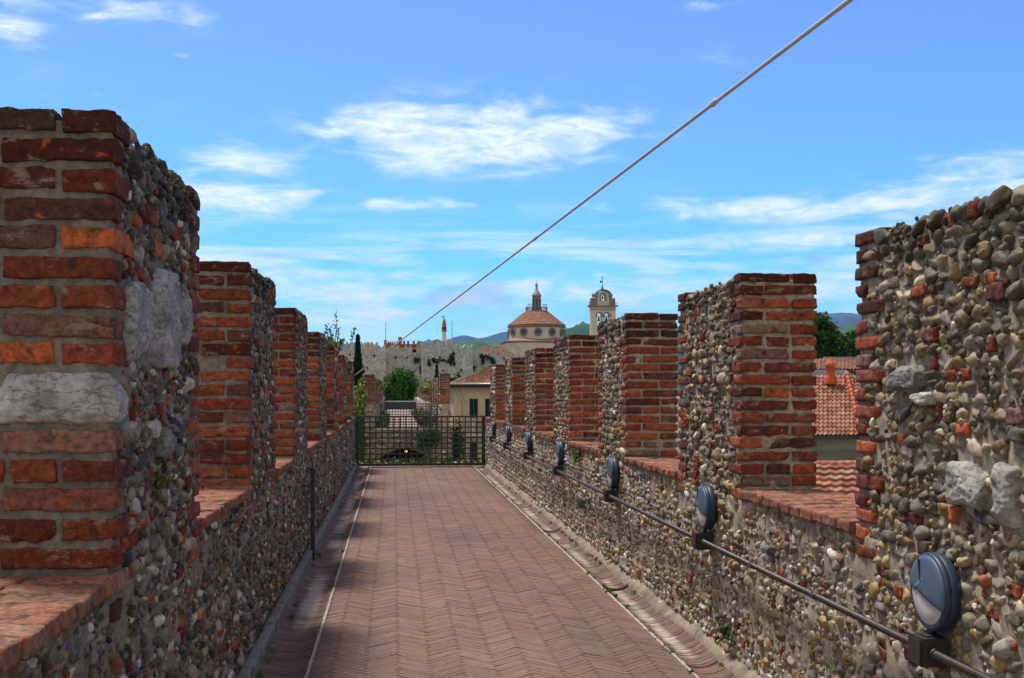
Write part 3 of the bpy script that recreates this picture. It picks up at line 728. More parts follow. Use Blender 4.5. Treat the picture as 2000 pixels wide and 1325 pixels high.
def lamp(k, y, z, label):
    xw = 2.02; t = empty('wall_lamp', (xw, y, z), label, 'wall lamp', 'round bulkhead lamps along the right wall')
    R = .143; ax = np.array((-1., 0, 0))
    def disc(mb, prof, n=48, mat=0, smooth=True):   # revolve about X
        V = []
        for r, d in prof:
            for q in range(n): a = 2 * pi * q / n; V.append((xw - d * .74, y + r * cos(a), z + r * sin(a)))
        Fq = [(i * n + q, (i + 1) * n + q, (i + 1) * n + (q + 1) % n, i * n + (q + 1) % n) for i in range(len(prof) - 1) for q in range(n)]
        mb.add(V, [f[::-1] for f in Fq], (.5, .5, .5), mat, smooth)
    d0 = .012
    mb = MB(); disc(mb, [(0, d0), (R * .93, d0), (R * .985, d0 + .012), (R, d0 + .03), (R, d0 + .050), (R * .99, d0 + .052), (R * .99, d0 + .055), (R, d0 + .057), (R * .995, d0 + .074), (R * .96, d0 + .083), (R * .90, d0 + .086), (R * .86, d0 + .081), (0, d0 + .081)])
    for q in range(20):     # shallow ribs round the lower rim
        a = -pi / 2 + (q - 9.5) * .085; c = (xw - .74 * (d0 + .03), y + (R - .001) * cos(a), z + (R - .001) * sin(a))
        obox(mb, c, [(1, 0, 0), (0, cos(a), sin(a)), (0, -sin(a), cos(a))], (.014, .0035, .0022))
    mb.build('housing', LAMPD, t)
    mb = MB(); disc(mb, [(R * .85, d0 + .0825), (R * .82, d0 + .087), (R * .5, d0 + .094), (0, d0 + .096)])
    mb.build('lens', LENS, t)
    # visor: covers the disc but for a segment at the lower far side
    out = []; rr = R * .93
    a0, a1 = radians(-12), radians(190)      # angle in the (y, z) plane, y away from the camera
    for q in range(41): a = a0 - radians(20) + (a1 + radians(6) - a0 + radians(14)) * q / 40; out.append((rr * cos(a), rr * sin(a)))
    # the straight lower edge runs from the near side low to the far side high
    A = [(rr * cos(radians(232)), rr * sin(radians(232)))]
    n = 26; pts = []
    aa = np.linspace(radians(3), radians(205), 44); pts = [(rr * cos(a), rr * sin(a)) for a in aa]
    pts += [(-.06, -.040), (.0, -.022), (.045, -.008), (.058, .004), (.072, .004), (.082, -.008), (.10, .002)]
    mb = MB(); m = len(pts); pts = np.array(pts); c0 = pts.mean(0)
    def ht(p): r = np.linalg.norm(p, axis=-1); return .74 * (d0 + .087 + .015 * (1 - (r / rr) ** 2))
    rings = [(1.0, -.006), (1.0, .0), (.97, .004), (.75, .004), (.5, .004), (.25, .004), (.02, .004)]
    V = []
    for f, dz in rings:
        p = c0 + (pts - c0) * f; h = ht(p) + dz
        V += [(xw - h[i], y + p[i, 0], z + p[i, 1]) for i in range(m)]
    Fq = [(i * m + q, i * m + (q + 1) % m, (i + 1) * m + (q + 1) % m, (i + 1) * m + q) for i in range(len(rings) - 1) for q in range(m)]
    mb.add(V, [f for f in Fq], (.5, .5, .5), 0, True)
    for (cy, cz, ang) in ((.022, .075, 1.35),):
        obox(mb, (xw - .74 * (d0 + .104), y + cy + .01, z + cz), [(1, 0, 0), (0, cos(ang), sin(ang)), (0, -sin(ang), cos(ang))], (.003, .042, .0022), mat=1)
    mb.build('visor', [LAMPB, BOXM], t)
    for a in (radians(88), radians(205), radians(-28)):
        mb = MB(); tube(mb, [(xw - .74 * (d0 + .075), y + R * .915 * cos(a), z + R * .915 * sin(a)), (xw - .74 * (d0 + .089), y + R * .915 * cos(a), z + R * .915 * sin(a))], .006, 8)
        mb.build('screw', BOXM, t)
    mb = MB(); box(mb, (xw - .05, y - .05, z - .07), (xw + .02, y + .05, z + .07)); tube(mb, [(xw - .045, y, z - R + .02), (xw - .045, y, .76)], .012, 10)
    mb.build('wall_bracket', BOXM, t)
LY = [3.96, 7.02, 10.1, 13.4, 16.55, 19.6, 22.5]
ZP = .70
nm = ['nearest of the round blue-grey lamps, its frosted lower glass clearest, right of the walkway', 'second round blue-grey lamp from the camera, under the brick pier of the second right merlon', 'third round blue-grey lamp from the camera on the right wall', 'fourth round blue-grey lamp from the camera, halfway along the right wall',
      'fifth round blue-grey lamp along the right wall, third from the gate', 'sixth round blue-grey lamp along the right wall, next to the last one', 'farthest and smallest round lamp on the right wall, touching the gate']
for k, y in enumerate(LY): lamp(k, y, .915, nm[k])
ct = empty('conduit', (1.94, 1.6, ZP), 'long steel conduit with black junction boxes clipped along the right wall below the lamps', 'conduit')
mb = MB(); ys = [1.6] + [q for y in LY for q in (y - .05, y + .05)]
tube(mb, [(1.945, 1.55, ZP), (1.945, 24.3, ZP)], .0155, 12)
mb.build('pipe', PIPEM, ct)
for y in LY:
    mb = MB(); box(mb, (1.905, y - .052, ZP - .052), (2.0, y + .052, ZP + .052)); box(mb, (1.897, y - .046, ZP - .046), (1.903, y + .046, ZP + .046))
    for dz in (-.0575, .0535): box(mb, (1.93, y - .03, ZP + dz), (1.98, y + .03, ZP + dz + .004))
    tube(mb, [(1.945, y - .078, ZP), (1.945, y - .054, ZP)], .020, 12); tube(mb, [(1.945, y + .054, ZP), (1.945, y + .078, ZP)], .020, 12)
    mb.build('junction_box', BOXM, ct)
for a, b in zip([1.6] + LY, LY + [24.0]):
    for f in (.36, .66):
        y = a + (b - a) * f; mb = MB(); tube(mb, [(1.945, y - .03, ZP), (1.945, y + .03, ZP)], .0175, 12); mb.build('coupling', PIPEM, ct)

# taut wire
A = P(687, 738, 24.0); B = P(1660, 0, 3.1); d = B - A; E_ = B + d * .09
wt = empty('steel_wire', A, 'taut twisted steel wire slanting across the sky over the walkway', 'wire')
mb = MB(); L_ = np.linalg.norm(E_ - A); dn = (E_ - A) / L_; s1 = np.cross(dn, (0, 0, 1.)); s1 /= np.linalg.norm(s1); s2 = np.cross(dn, s1)
for st in range(3):
    npt = 2600; tt = np.linspace(0, 1, npt) ** .8; 
    ph = tt * L_ / .05 * 2 * pi + st * 2 * pi / 3
    pts = A + (E_ - A) * tt[:, None] + .0018 * (np.cos(ph)[:, None] * s1 + np.sin(ph)[:, None] * s2)
    tube(mb, pts, .0058, 6, caps=False)
mb.build('strand', STEEL, wt)
for px_, py_ in ((1395, 205), (1046, 478)):
    u = (px_ - 687) / (1660 - 687); z0, z1 = 24.0, 3.1; tpar = u * (z0) / (z0 * u + z1 * (1 - u)) if False else None
    # parameter along the segment whose projection is at fraction u
    tpar = u * z0 / (u * z0 + (1 - u) * z1)
    c = A + d * tpar; mb = MB(); tube(mb, [c - dn * .03, c - dn * .025, c + dn * .025, c + dn * .03], [.008, .0105, .0105, .008], 10); tube(mb, [c - s2 * .014, c + s2 * .014], .004, 6); mb.build('clamp', STEEL, wt)
mb = MB(); e = A; tube(mb, [e - dn * .02, e + dn * .05], .014, 8); tube(mb, [e, e + (-.11, 0, -.04)], .012, 8); mb.build('wall_anchor', IRON, wt)
# loose end of the wire hanging at the far left pier
mb = MB(); tube(mb, [A + (0.0, -.02, 0), A + (.03, -.02, -.15), A + (.05, -.02, -.5), A + (.045, -.02, -.95)], .004, 6)
mb.build('hanging_tail', STEEL, wt)
# dark post on the left kerb
yb = 11.2; pt = empty('metal_post', (-.80, yb, 0), 'slim dark iron post standing against the left wall by the kerb', 'post')
mb = MB(); box(mb, (-.815, yb - .02, 0.0), (-.775, yb + .02, .87)); mb.build('shaft', IRON, pt)
mb = MB(); box(mb, (-.83, yb - .04, .06), (-.835 + .08, yb + .04, .068)); mb.build('base_plate', IRON, pt)
mb = MB(); lathe(mb, (-.795, yb, .872), [(.03, 0), (.034, .01), (.02, .03), (0.001, .04)], 10); mb.build('cap', IRON, pt)

# ================================================================== foliage helpers
def mat_leaf(name, col, var=.35):
    m, nt, b = newmat(name); g = G(nt)
    c = g.mix(1.0, g.col(), g.grey(g.step(g.noise(.9, 4, .6), .3, .7, 1 - var, 1 + var)), 'MULTIPLY')
    g.put(b.inputs['Base Color'], c); b.inputs['Roughness'].default_value = .55; b.inputs['Specular IOR Level'].default_value = .3
    tr = nt.nodes.new('ShaderNodeBsdfTranslucent'); g.L.new(c, tr.inputs[0]); mx = nt.nodes.new('ShaderNodeMixShader'); mx.inputs[0].default_value = .3
    o = [n for n in nt.nodes if n.type == 'OUTPUT_MATERIAL'][0]
    nt.links.new(b.outputs[0], mx.inputs[1]); nt.links.new(tr.outputs[0], mx.inputs[2]); nt.links.new(mx.outputs[0], o.inputs[0]); return m
LEAF = mat_leaf('leaf', None)
BARK = mat_plain('bark', lin(84, 70, 56), .95, 6, .6, 1.3, .6, .02, 20)
def leaf_cloud(mb, pts, size, col, elong=1.5, droop=0., n_up=None):
    n = len(pts)
    if n == 0: return
    a = rng.normal(0, 1, (n, 3)); a[:, 2] -= droop; a /= np.linalg.norm(a, axis=1, keepdims=True)
    r = rng.normal(0, 1, (n, 3)); b = np.cross(a, r); b /= np.linalg.norm(b, axis=1, keepdims=True); c = np.cross(a, b)
    s = size * rng.uniform(.6, 1.35, (n, 1))
    A_ = a * s * elong / 2; B_ = b * s / 2; up = c * s * .18
    V = np.stack([pts - A_, pts - B_ * .9 + up, pts + A_, pts + B_ * .9 + up], 1).reshape(-1, 3)
    i = np.arange(n)[:, None] * 4
    Fq = np.concatenate([i + np.array([[0, 1, 2]]), i + np.array([[0, 2, 3]])])
    cc = np.asarray(col) * rng.uniform(.6, 1.4, (n, 1)) * np.array([1, 1, 1]) * (1 + rng.normal(0, .08, (n, 3)))
    mb.add(V, Fq, np.repeat(np.clip(cc, 0, 1), 4, 0), 0, False)
def ell_pts(c, r, n, shell=.55):
    d = rng.normal(0, 1, (n, 3)); d /= np.linalg.norm(d, axis=1, keepdims=True); q = rng.uniform(shell ** 3, 1, (n, 1)) ** (1 / 3)
    rr = q * (1 + .22 * fbm(d * 2.3 + np.array(c) * .7, 2)[:, None])
    return np.array(c) + d * rr * np.array(r)
def broad_tree(base, h, lobes, leaf, n, col, label, trunk_h=.4, r0=.25, cat='tree', name='broadleaf_tree'):
    t = empty(name, base, label, cat); b = np.array(base, float)
    mb = MB(); top = b + (0, 0, h * .75)
    tube(mb, [b + (0, 0, -.3), b + (.03 * h, 0, h * .25), b + (-.02 * h, 0, h * .5), top], [r0, r0 * .75, r0 * .5, r0 * .15], 9)
    for c, r in lobes: tube(mb, [b + (0, 0, h * .3), b * .5 + np.array(c) * .5 + (0, 0, 0) - (0, 0, .05 * h), np.array(c)], [r0 * .45, r0 * .3, r0 * .08], 6)
    mb.build('trunk', BARK, t)
    mb = MB(); tot = sum(r[0] * r[1] * r[2] for _, r in lobes)
    for c, r in lobes:
        k = int(n * (r[0] * r[1] * r[2]) / tot); nc = max(8, k // 60)
        cl = ell_pts(c, r, nc, .45); rad = min(r) * .3
        idx = rng.integers(0, nc, k); p = cl[idx] + rng.normal(0, 1, (k, 3)) * rad * .5
        leaf_cloud(mb, p, leaf, np.array(col))
    mb.build('crown', LEAF, t); return t
def cypress(base, h, r, leaf, n, label, col):
    t = empty('cypress', base, label, 'cypress'); b = np.array(base, float)
    mb = MB(); tube(mb, [b - (0, 0, .2), b + (0, 0, h * .9)], [.16, .03], 8); mb.build('trunk', BARK, t)
    mb = MB(); z = rng.uniform(0.05, 1, n) ** .9; prof = np.clip(np.sin(pi * np.clip(z * .93 + .07, 0, 1) ** .72), 0, 1) * .55 + .45 * (1 - z) ** .8
    prof = np.minimum(prof, (1 - z) * 3.2 + .02); a = rng.uniform(0, 2 * pi, n); q = rng.uniform(.55, 1, n)
    rr = r * prof * q * (1 + .18 * vnoise(np.stack([np.cos(a) * 2.5, np.sin(a) * 2.5, z * 14], -1)))
    p = b + np.stack([rr * np.cos(a), rr * np.sin(a), z * h], -1)
    leaf_cloud(mb, p, leaf, np.array(col), 2.2, -1.6); mb.build('crown', LEAF, t)
def weed(mb, p, h, n, col, leaf=.05):
    p = np.array(p, float)
    for _ in range(n):
        a = rng.uniform(0, 2 * pi); d = np.array((cos(a) * .35, sin(a) * .35, 1.)) * h * rng.uniform(.5, 1.1)
        e = p + d + rng.normal(0, .04, 3) * h; m = (p + e) / 2 + rng.normal(0, .05, 3) * h
        tube(mb, [p, m, e], [.004, .003, .001], 4, lin(110, 120, 50))
        k = int(6 + h * 40); tt = rng.uniform(.25, 1, (k, 1)); leaf_cloud(mb, p + (e - p) * tt + rng.normal(0, .035, (k, 3)) * min(1, h * 2), leaf, col, 2.0)
GREEN = lin(84, 116, 34); YGREEN = lin(146, 150, 52); DGREEN = lin(38, 66, 28); OLIVE = lin(104, 108, 46)

# weeds in the gate's broken edge
for k, x in enumerate(np.linspace(-.75, 1.95, 22)):
    mb = MB(); weed(mb, (x + rng.uniform(-.05, .05), YG + .85 + rng.uniform(-.1, .3), -.05), rng.uniform(.09, .22), 3, (YGREEN, GREEN, OLIVE)[k % 3], .055)
    o = mb.build('weed', LEAF); tag(o, 'yellow green weeds sprouting from the broken terrace edge behind the gate', 'weed', 'weeds behind the gate')
# tufts in the gutters
mb = MB()
for y in np.concatenate([rng.uniform(6, 24, 70), rng.uniform(6, 12, 20)]):
    side = rng.random() < .35; x = (XL - rng.choice([.03, .27]) if side else XR + rng.choice([.02, .235])) + rng.normal(0, .012)
    k = rng.integers(6, 16); q = np.array((x, y, -.012)) + rng.normal(0, 1, (k, 3)) * (.010, .02, .004); q[:, 2] = abs(q[:, 2] + .005)
    leaf_cloud(mb, q, rng.uniform(.010, .020), lin(94, 118, 48), 2.6, -1.5)
o = mb.build('moss_tufts', LEAF); tag(o, 'small green moss tufts growing in the joints of the gutters', 'moss', kind='stuff')
# tufts on the walls
for (x, y, z, s_) in ((-.86, 4.25, 1.32, .022), (1.98, 12.2, .95, .045), (1.98, 6.6, .20, .035), (1.98, 11.8, .45, .04)):
    mb = MB(); k = 60 if s_ > .05 else 90; q = np.array((x, y, z)) + rng.normal(0, 1, (k, 3)) * s_ * np.array((.35, 1, .7)); leaf_cloud(mb, q, s_ * .45, lin(70, 96, 40), 2.2, .4)
    o = mb.build('wall_tuft', LEAF)
    tag(o, {4.25: 'dark green tuft growing from the pebbles of the left wall', 12.2: 'green tuft on the right wall beneath the lamp nearest it, far along', 6.6: 'tiny moss clump low on the right wall near the gutter', 11.8: 'small green sprig low on the right wall further along'}[y], 'weed')

# plant with tall dry seed stalks on the fifth left merlon
yp = 17.2; pb = np.array((-1.0, yp, 2.28)); t = empty('merlon_plant', pb, 'leafy plant with tall dry seed stalks growing on top of a left merlon', 'plant')
mb = MB()
for _ in range(46):
    e = pb + rng.normal(0, 1, 3) * (.09, .6, .02) + (.0, 0, .0); weed(mb, e, rng.uniform(.06, .22), 1, OLIVE, .04)
mb.build('leaves', LEAF, t)
for (px_, py_) in ((656, 608), (637, 632), (645, 640), (661, 640), (694, 640)):
    e = P(px_, py_, yp); b0 = np.array((e[0] * .7 + -1.0 * .3 + .02, yp, 2.3)); m = (b0 + e) / 2 + (.02, 0, .02)
    mb = MB(); tube(mb, [b0, m, e], [.006, .005, .002], 5, lin(116, 96, 80))
    for q in range(26):
        f = .45 + .55 * q / 26; c = (b0 * (1 - f) + e * f) + rng.normal(0, .014, 3); V, Fc = ICO[1]; mb.add(c + V * rng.uniform(.008, .014), Fc, lin(96, 74, 66), 0)
    mb.build('seed_stalk', LEAF, t)

# ================================================================== second stretch of wall beyond the street
Y2 = 50.2; Y3 = 112
def mat_rubble(name, scale, c1, c2, c3, joint, st=(1, 1, 1.7), bs=.8, var=.3):
    m, nt, b = newmat(name); g = G(nt)
    v = g.N.new('ShaderNodeTexVoronoi'); v.inputs['Scale'].default_value = scale; v.feature = 'F1'
    ve = g.N.new('ShaderNodeTexVoronoi'); ve.inputs['Scale'].default_value = scale; ve.feature = 'DISTANCE_TO_EDGE'
    mp = g.N.new('ShaderNodeMapping'); mp.inputs['Scale'].default_value = st; g.L.new(g.obj, mp.inputs[0])
    g.L.new(mp.outputs[0], v.inputs['Vector']); g.L.new(mp.outputs[0], ve.inputs['Vector'])
    sp = g.N.new('ShaderNodeSeparateColor'); g.L.new(v.outputs['Color'], sp.inputs[0])
    c = g.mix(g.step(sp.outputs[0], .45, .55), (*c1, 1), (*c2, 1)); c = g.mix(g.step(sp.outputs[1], .68, .72), c, (*c3, 1))
    c = g.mix(1.0, c, g.grey(g.step(sp.outputs[2], 0, 1, 1 - var, 1 + var)), 'MULTIPLY')
    c = g.mix(g.step(ve.outputs['Distance'], .03, .09, 1, 0), c, (*joint, 1))
    c = g.mix(1.0, c, g.grey(g.step(g.noise(1.2, 6, .7), .3, .7, .7, 1.2)), 'MULTIPLY')
    g.put(b.inputs['Base Color'], c); b.inputs['Roughness'].default_value = .92; g.bump(b, g.step(ve.outputs['Distance'], 0, .15), bs, .05); return m
RUB = mat_rubble('rubble_masonry', 4.6, lin(160, 146, 132), lin(124, 112, 100), lin(126, 96, 84), lin(150, 140, 128))
w2 = empty('fortified_wall', (.6, Y2, -6), 'farther stretch of the battlemented walkway wall with an arched passage through its stone end', 'wall')
xo0, xo1 = -1.36, 2.56
arch = [(-1.75 + .0, 0.0)]
arc = [(cos(a) * 1.36, sin(a) * 1.05) for a in np.linspace(0, pi, 25)]
zt0 = -.06
hole = [(.45 + c, -1.95 + s_) for c, s_ in arc] ; hole = [(hole[0][0], -4.2)] + hole + [(hole[-1][0], -4.2)]
plate('end_wall', [(xo0, -6), (xo1, -6), (xo1, zt0), (xo0, zt0)], [hole], .9, RUB, w2, (0, Y2, 0), (1, 0, 0), (0, 0, 1), (0, 1, 0))
mb = MB(); rough_block(mb, (xo0 + .03, Y2 + .9, -6), (xo1 - .03, Y3, zt0 - .01), 1.2, (.5, .5, .5), 0, .02); mb.build('wall_core', RUB, w2) if False else None
mb = MB()
for (a, b) in ((xo0 + .02, -1.0), (xo1 - 1.0 + .6, xo1 - .02)): box(mb, (a, Y2 + .9, -6), (b, Y3, zt0 - .02))
box(mb, (xo0 + .02, Y2 + .9, -.85), (xo1 - .02, Y3, zt0 - .02)); box(mb, (xo0 + .02, Y2 + 7, -6), (xo1 - .02, Y2 + 7.4, -.87))
mb.build('passage_walls', RUB, w2)
# brick ring round the arch
mb = MB(); aa = np.linspace(0.02, pi - .02, 40)
for i in range(39):
    a = (aa[i] + aa[i + 1]) / 2; c = (.45 + cos(a) * 1.36 * 1.09, Y2 + .02, -1.95 + sin(a) * 1.05 * 1.13); dx, dz = cos(a), sin(a)
    obox(mb, c, [(dx, 0, dz), (0, 1, 0), (-dz, 0, dx)], (.11, .045, .036), pick(BR, BRW, 1)[0] * .4 + np.array(lin(126, 110, 98)) * .5, 2)
mb.build('arch_ring', MASON, w2)
# piers and merlons, deck, sills
M2 = []
y = Y2 + .1
M2w = {1: w2, -1: w2}
for side in (1, -1):
    XINs = XIN[side]
    first = True; y = Y2 + .05; k = 0
    while y < Y3 - 1.5:
        ln = .85 if first else 1.45
        if k < 14:
            merlon(w2, side, y, y + ln, (2.37 if first else 2.28 - .005 * k) + rng.normal(0, .03), .076, 1, PE_LO * .9, PE_LOW)
        y += ln + 1.72; first = False; k += 1
    mb = MB(); xi = XIN[side]; xo = xi + side * TT; xa, xb = min(xi, xo), max(xi, xo)
    rough_block(mb, (xa, Y2 + .02, -.06), (xb, Y3, ZS), .25, MCOL[side], 0, .02, 3)
    pebble_rows(mb, face_side(xi, -side), Y2, Y2 + 22, .02, ZS - .02, [], PE_LO, PE_LOW, 1, 2.2, p_brick=.12, fill=False)
    pebble_rows(mb, face_near(Y2 + .015), xa, xb, -.05, ZS - .1, [], PE_LO, PE_LOW, 1, 1.9, p_brick=.2, fill=False)
    mb.build('parapet', MASON, w2)
    mb = MB(); yy = Y2 + .9
    while yy < Y2 + 32: box(mb, (xa - .02, yy, ZS - .01), (xb + .02, yy + .13, ZS + .035), pick(BR, BRW, 1)[0] * .8, 2); yy += .145
    mb.build('sill', MASON, w2)
# stones of the end face
mb = MB()
def no_arch(u, v): return ((u - .45) / 1.62) ** 2 + ((v + 1.95) / 1.30) ** 2 > 1.02
for z0 in (0,):
    pebble_rows(mb, face_near(Y2 - .012), xo0, xo1, -2.1, -.07, [], PE_LO * .95, PE_LOW, 1, 2.2, p_brick=.07, fill=False, tilt=.15, keepfn=lambda u, v: no_arch(u, v) & ~((np.abs(u - .45) < 1.45) & (v < -1.95)))
mb.build('facing_stones', MASON, w2)
mb = MB(); box(mb, (XIN[-1], Y2, -.05), (XIN[1], Y3, 0.0), (.5, .5, .5)); 
deck2 = mb.build('walkway', [mat_plain('far_paving', lin(150, 130, 118), .85, .7, .75, 1.15, .3, .01, 30)]); tag(deck2, 'farther stretch of paved walkway between overgrown parapets', 'walkway', kind='structure')
mb = MB(); box(mb, (-.9, Y2 - .03, -.06), (2.05, Y2 + .35, .035)); 
o = mb.build('edge_slab', PALE); tag(o, 'pale stone slab edging the far walkway above the arch', 'stone slab', kind='structure')
gate(Y2 + .25, -.62, 1.94, .03, 1.11, 'second iron lattice gate, across the far walkway above the arch', 20, 9)
t = empty('metal_barrier', (.6, 104, 0), 'dark sheet metal barrier with a pale top rail closing the far end', 'barrier')
mb = MB(); box(mb, (-.8, 104, 0), (1.95, 104.05, .68)); mb.build('panel', BOXM, t)
mb = MB(); box(mb, (-.85, 103.96, .70), (2.0, 104.1, .79)); mb.build('top_rail', mat_plain('pale_rail', lin(196, 200, 206), .5), t)
for x in (-.85, 2.0):
    mb = MB(); box(mb, (x - .05, 103.9, 0), (x + .05, 104, 1.9)); mb.build('side_post', IRON, t)
# overgrowth along the far walkway
for k, (x0_, x1_, ya_, yb_, n_, h_, col_) in enumerate(((1.25, 1.95, Y2 + 1.2, Y2 + 26, 110, .6, OLIVE), (-.8, -.35, Y2 + 1, Y2 + 24, 40, .35, GREEN))):
    mb = MB()
    for _ in range(n_): weed(mb, (rng.uniform(x0_, x1_), rng.uniform(ya_, yb_), 0), rng.uniform(.4, 1) * h_, 3, np.array(col_) * rng.uniform(.7, 1.3), .11)
    o = mb.build('overgrowth', LEAF); tag(o, ('olive green weeds crowding the right side of the far walkway', 'green weeds along the left side of the far walkway')[k], 'weeds', kind='stuff')
# climbers
def climber(c, r, n, leaf, col, label, name='climbing_shrub'):
    mb = MB(); nc = 26; cl = ell_pts(c, r, nc, .2); idx = rng.integers(0, nc, n); p = cl[idx] + rng.normal(0, 1, (n, 3)) * np.array(r) * .22
    leaf_cloud(mb, p, leaf, col); o = mb.build(name, LEAF); tag(o, label, 'shrub'); return o
climber(P(838, 856, 49.6), (.48, .2, .42), 1000, .09, lin(52, 82, 40), 'dark green fig shrub growing out of the stone end wall beside the arch')
climber(P(893, 868, 50.6), (.35, .45, .85), 1100, .10, lin(48, 76, 38), 'dark green shrub hanging at the corner between stone wall and cream house')
climber(P(829, 757, 62), (.22, 2.2, .32), 520, .13, lin(120, 122, 50), 'yellowish plants overgrowing the right row of far merlons')
climber(P(741, 752, 56), (.16, 1.0, .25), 260, .12, lin(112, 116, 52), 'small ochre plants on top of the far left merlons')
climber(P(698, 790, 47.5), (.35, .5, .7), 1000, .11, lin(112, 126, 44), 'yellow green bush left of the far brick pier')
climber(P(699, 862, 47.5), (.3, .5, 1.3), 1100, .11, lin(74, 104, 38), 'green bush in the corner left of the arched stone end')

# ================================================================== ground, street level
def mat_ground():
    m, nt, b = newmat('ground'); g = G(nt)
    c = g.mix(g.step(g.noise(.02, 5, .6), .42, .56), (*lin(96, 104, 62), 1), (*lin(122, 116, 104), 1)); c = g.mix(1.0, c, g.grey(g.step(g.noise(1.2, 5, .7), .3, .7, .75, 1.2)), 'MULTIPLY')
    g.put(b.inputs['Base Color'], c); b.inputs['Roughness'].default_value = .95; return m
mb = MB(); box(mb, (-9000, -300, -6.6), (9000, 16000, -6.0)); o = mb.build('ground', mat_ground()); tag(o, 'green and grey ground of the town below the walls', 'ground', kind='structure')
mb = MB(); rough_block(mb, (-1.38, .8, -6), (2.50, YG + 1.35, -.31), .6, (.5, .5, .5), 0, .03, 2); mb.build('wall_base', RUB, wr)

# trees
b = P(784, 0, 122); b[2] = -6
def at(px, py, zc): return P(px, py, zc)
broad_tree(b, 9.5, [(at(784, 765, 122), (1.9, 1.8, 2.3)), (at(796, 742, 122), (1.0, 1.0, 1.1)), (at(768, 758, 121), (1.1, 1.1, 1.3)), (at(800, 760, 123), (.95, 1, 1.6)), (at(775, 748, 122), (.8, .8, .9)), (at(762, 770, 121), (.7, .9, 1))], .23, 9000, lin(58, 104, 26), 'bright green leafy tree rising beyond the far walkway between the brick piers')
b = P(699, 0, 60); b[2] = -6
cypress(b, 6 + EYE + (765 - 657) / F * 60, .66, .13, 9000, 'tall dark cypress between the left wall and the far brick pier', lin(34, 56, 30))
b = P(686, 0, 66); b[2] = -6
broad_tree(b, 8, [(at(686, 745, 66), (.8, .8, 1.6)), (at(690, 790, 66), (.9, .9, 2.2)), (at(692, 850, 64), (1, .8, 2.4))], .17, 4200, lin(44, 74, 30), 'dark leafy tree behind the cypress at the end of the left wall', r0=.15)
b = P(853, 0, 130); b[2] = -6
cypress(b, 6 + EYE + (765 - 713) / F * 130, .75, .2, 3000, 'small cypress in front of the castle behind the far right merlons', lin(38, 66, 32))
b = P(886, 0, 128); b[2] = -6
broad_tree(b, 8, [(at(886, 752, 128), (1.0, 1, 1.2)), (at(883, 762, 128), (1.1, 1, 1))], .2, 2500, lin(46, 84, 32), 'dark green shrub peeping over the left corner of the tiled house roof', name='shrub_tree')
b = P(952, 0, 118); b[2] = -6
broad_tree(b, 9, [(at(953, 735, 118), (1.0, 1, 1.1)), (at(962, 742, 118), (1.4, 1, 1.4))], .2, 2600, lin(92, 132, 44), 'light green treetop above the tiled house roof', name='roadside_tree')
b = P(1625, 0, 92); b[2] = -6
broad_tree(b, 11, [(at(1600, 668, 92), (1.5, 1.6, 2.2)), (at(1612, 672, 92), (1.3, 1.5, 1.6)), (at(1584, 690, 92), (1.6, 1.6, 2.0)), (at(1593, 634, 92), (.7, .8, .9)), (at(1640, 688, 91), (1.5, 1.5, 1.3)), (at(1662, 675, 92), (1.0, 1.2, .9)), (at(1680, 690, 92), (1.5, 1.5, 1.6))], .27, 14000, lin(46, 84, 26), 'dark green leafy tree behind the red tiled roofs in the right gap')

# ================================================================== houses
def tiled_roof(A0, B0, C0, D0, cw, rl, rad=.05, step=.035, mat=None, name='roof', parent=None):
    """tiles on the quad A0 (eave left) B0 (eave right) C0 (ridge right) D0 (ridge left)"""
    A0, B0, C0, D0 = map(lambda q: np.array(q, float), (A0, B0, C0, D0))
    nu = max(1, round(np.linalg.norm(B0 - A0) / cw)); nv = max(1, round(np.linalg.norm(D0 - A0) / rl))
    us = np.linspace(0, 1, nu * 8 + 1); vs = []; hs = []
    for r in range(nv): vs += [r / nv, (r + .5) / nv, (r + .995) / nv]; hs += [step, step * .5, 0]
    vs = np.array(vs); hs = np.array(hs); U, Vv = np.meshgrid(us, vs); Hh = np.repeat(hs[:, None], len(us), 1)
    base = (A0 * ((1 - U) * (1 - Vv))[..., None] + B0 * (U * (1 - Vv))[..., None] + C0 * (U * Vv)[..., None] + D0 * ((1 - U) * Vv)[..., None])
    nrm = np.cross(B0 - A0, D0 - A0); nrm /= np.linalg.norm(nrm)
    if nrm[2] < 0: nrm = -nrm
    ph = (U * nu) % 1; prof = np.where(ph < .62, np.sin(pi * np.clip(ph / .62, 0, 1)) * rad, -np.sin(pi * np.clip((ph - .62) / .38, 0, 1)) * rad * .35)
    W = base + nrm * (Hh + prof)[..., None]; h, w = U.shape
    i = np.arange(h - 1)[:, None] * w + np.arange(w - 1)[None]
    Fq = np.stack([i, i + 1, i + w + 1, i + w], -1).reshape(-1, 4)
    tid = (np.floor(U * nu - .31) * 57 + np.floor(np.repeat(np.arange(h) // 3, w).reshape(h, w)) * 131).astype(int)
    rr = _h(tid, tid * 3 + 1, tid * 7 + 2)[..., None]; r2 = _h(tid + 9, tid * 5 + 1, tid * 2)[..., None]
    c = np.array(lin(148, 100, 82)) * (.7 + .55 * rr); c = np.where(r2 > .86, np.array(lin(150, 122, 102)), c); c = np.where(r2 < .08, np.array(lin(122, 70, 54)), c)
    mb = MB(); mb.add(W.reshape(-1, 3), Fq, c.reshape(-1, 3), 0, False)
    V = np.concatenate([[A0, B0, C0, D0], [A0, B0, C0, D0] - nrm * .12]) - nrm * .02
    mb.add(V, [(0, 1, 2, 3), (7, 6, 5, 4), (0, 4, 5, 1), (1, 5, 6, 2), (2, 6, 7, 3), (3, 7, 4, 0)], lin(120, 80, 62), 0, False)
    return mb.build(name, mat or TILE, parent)
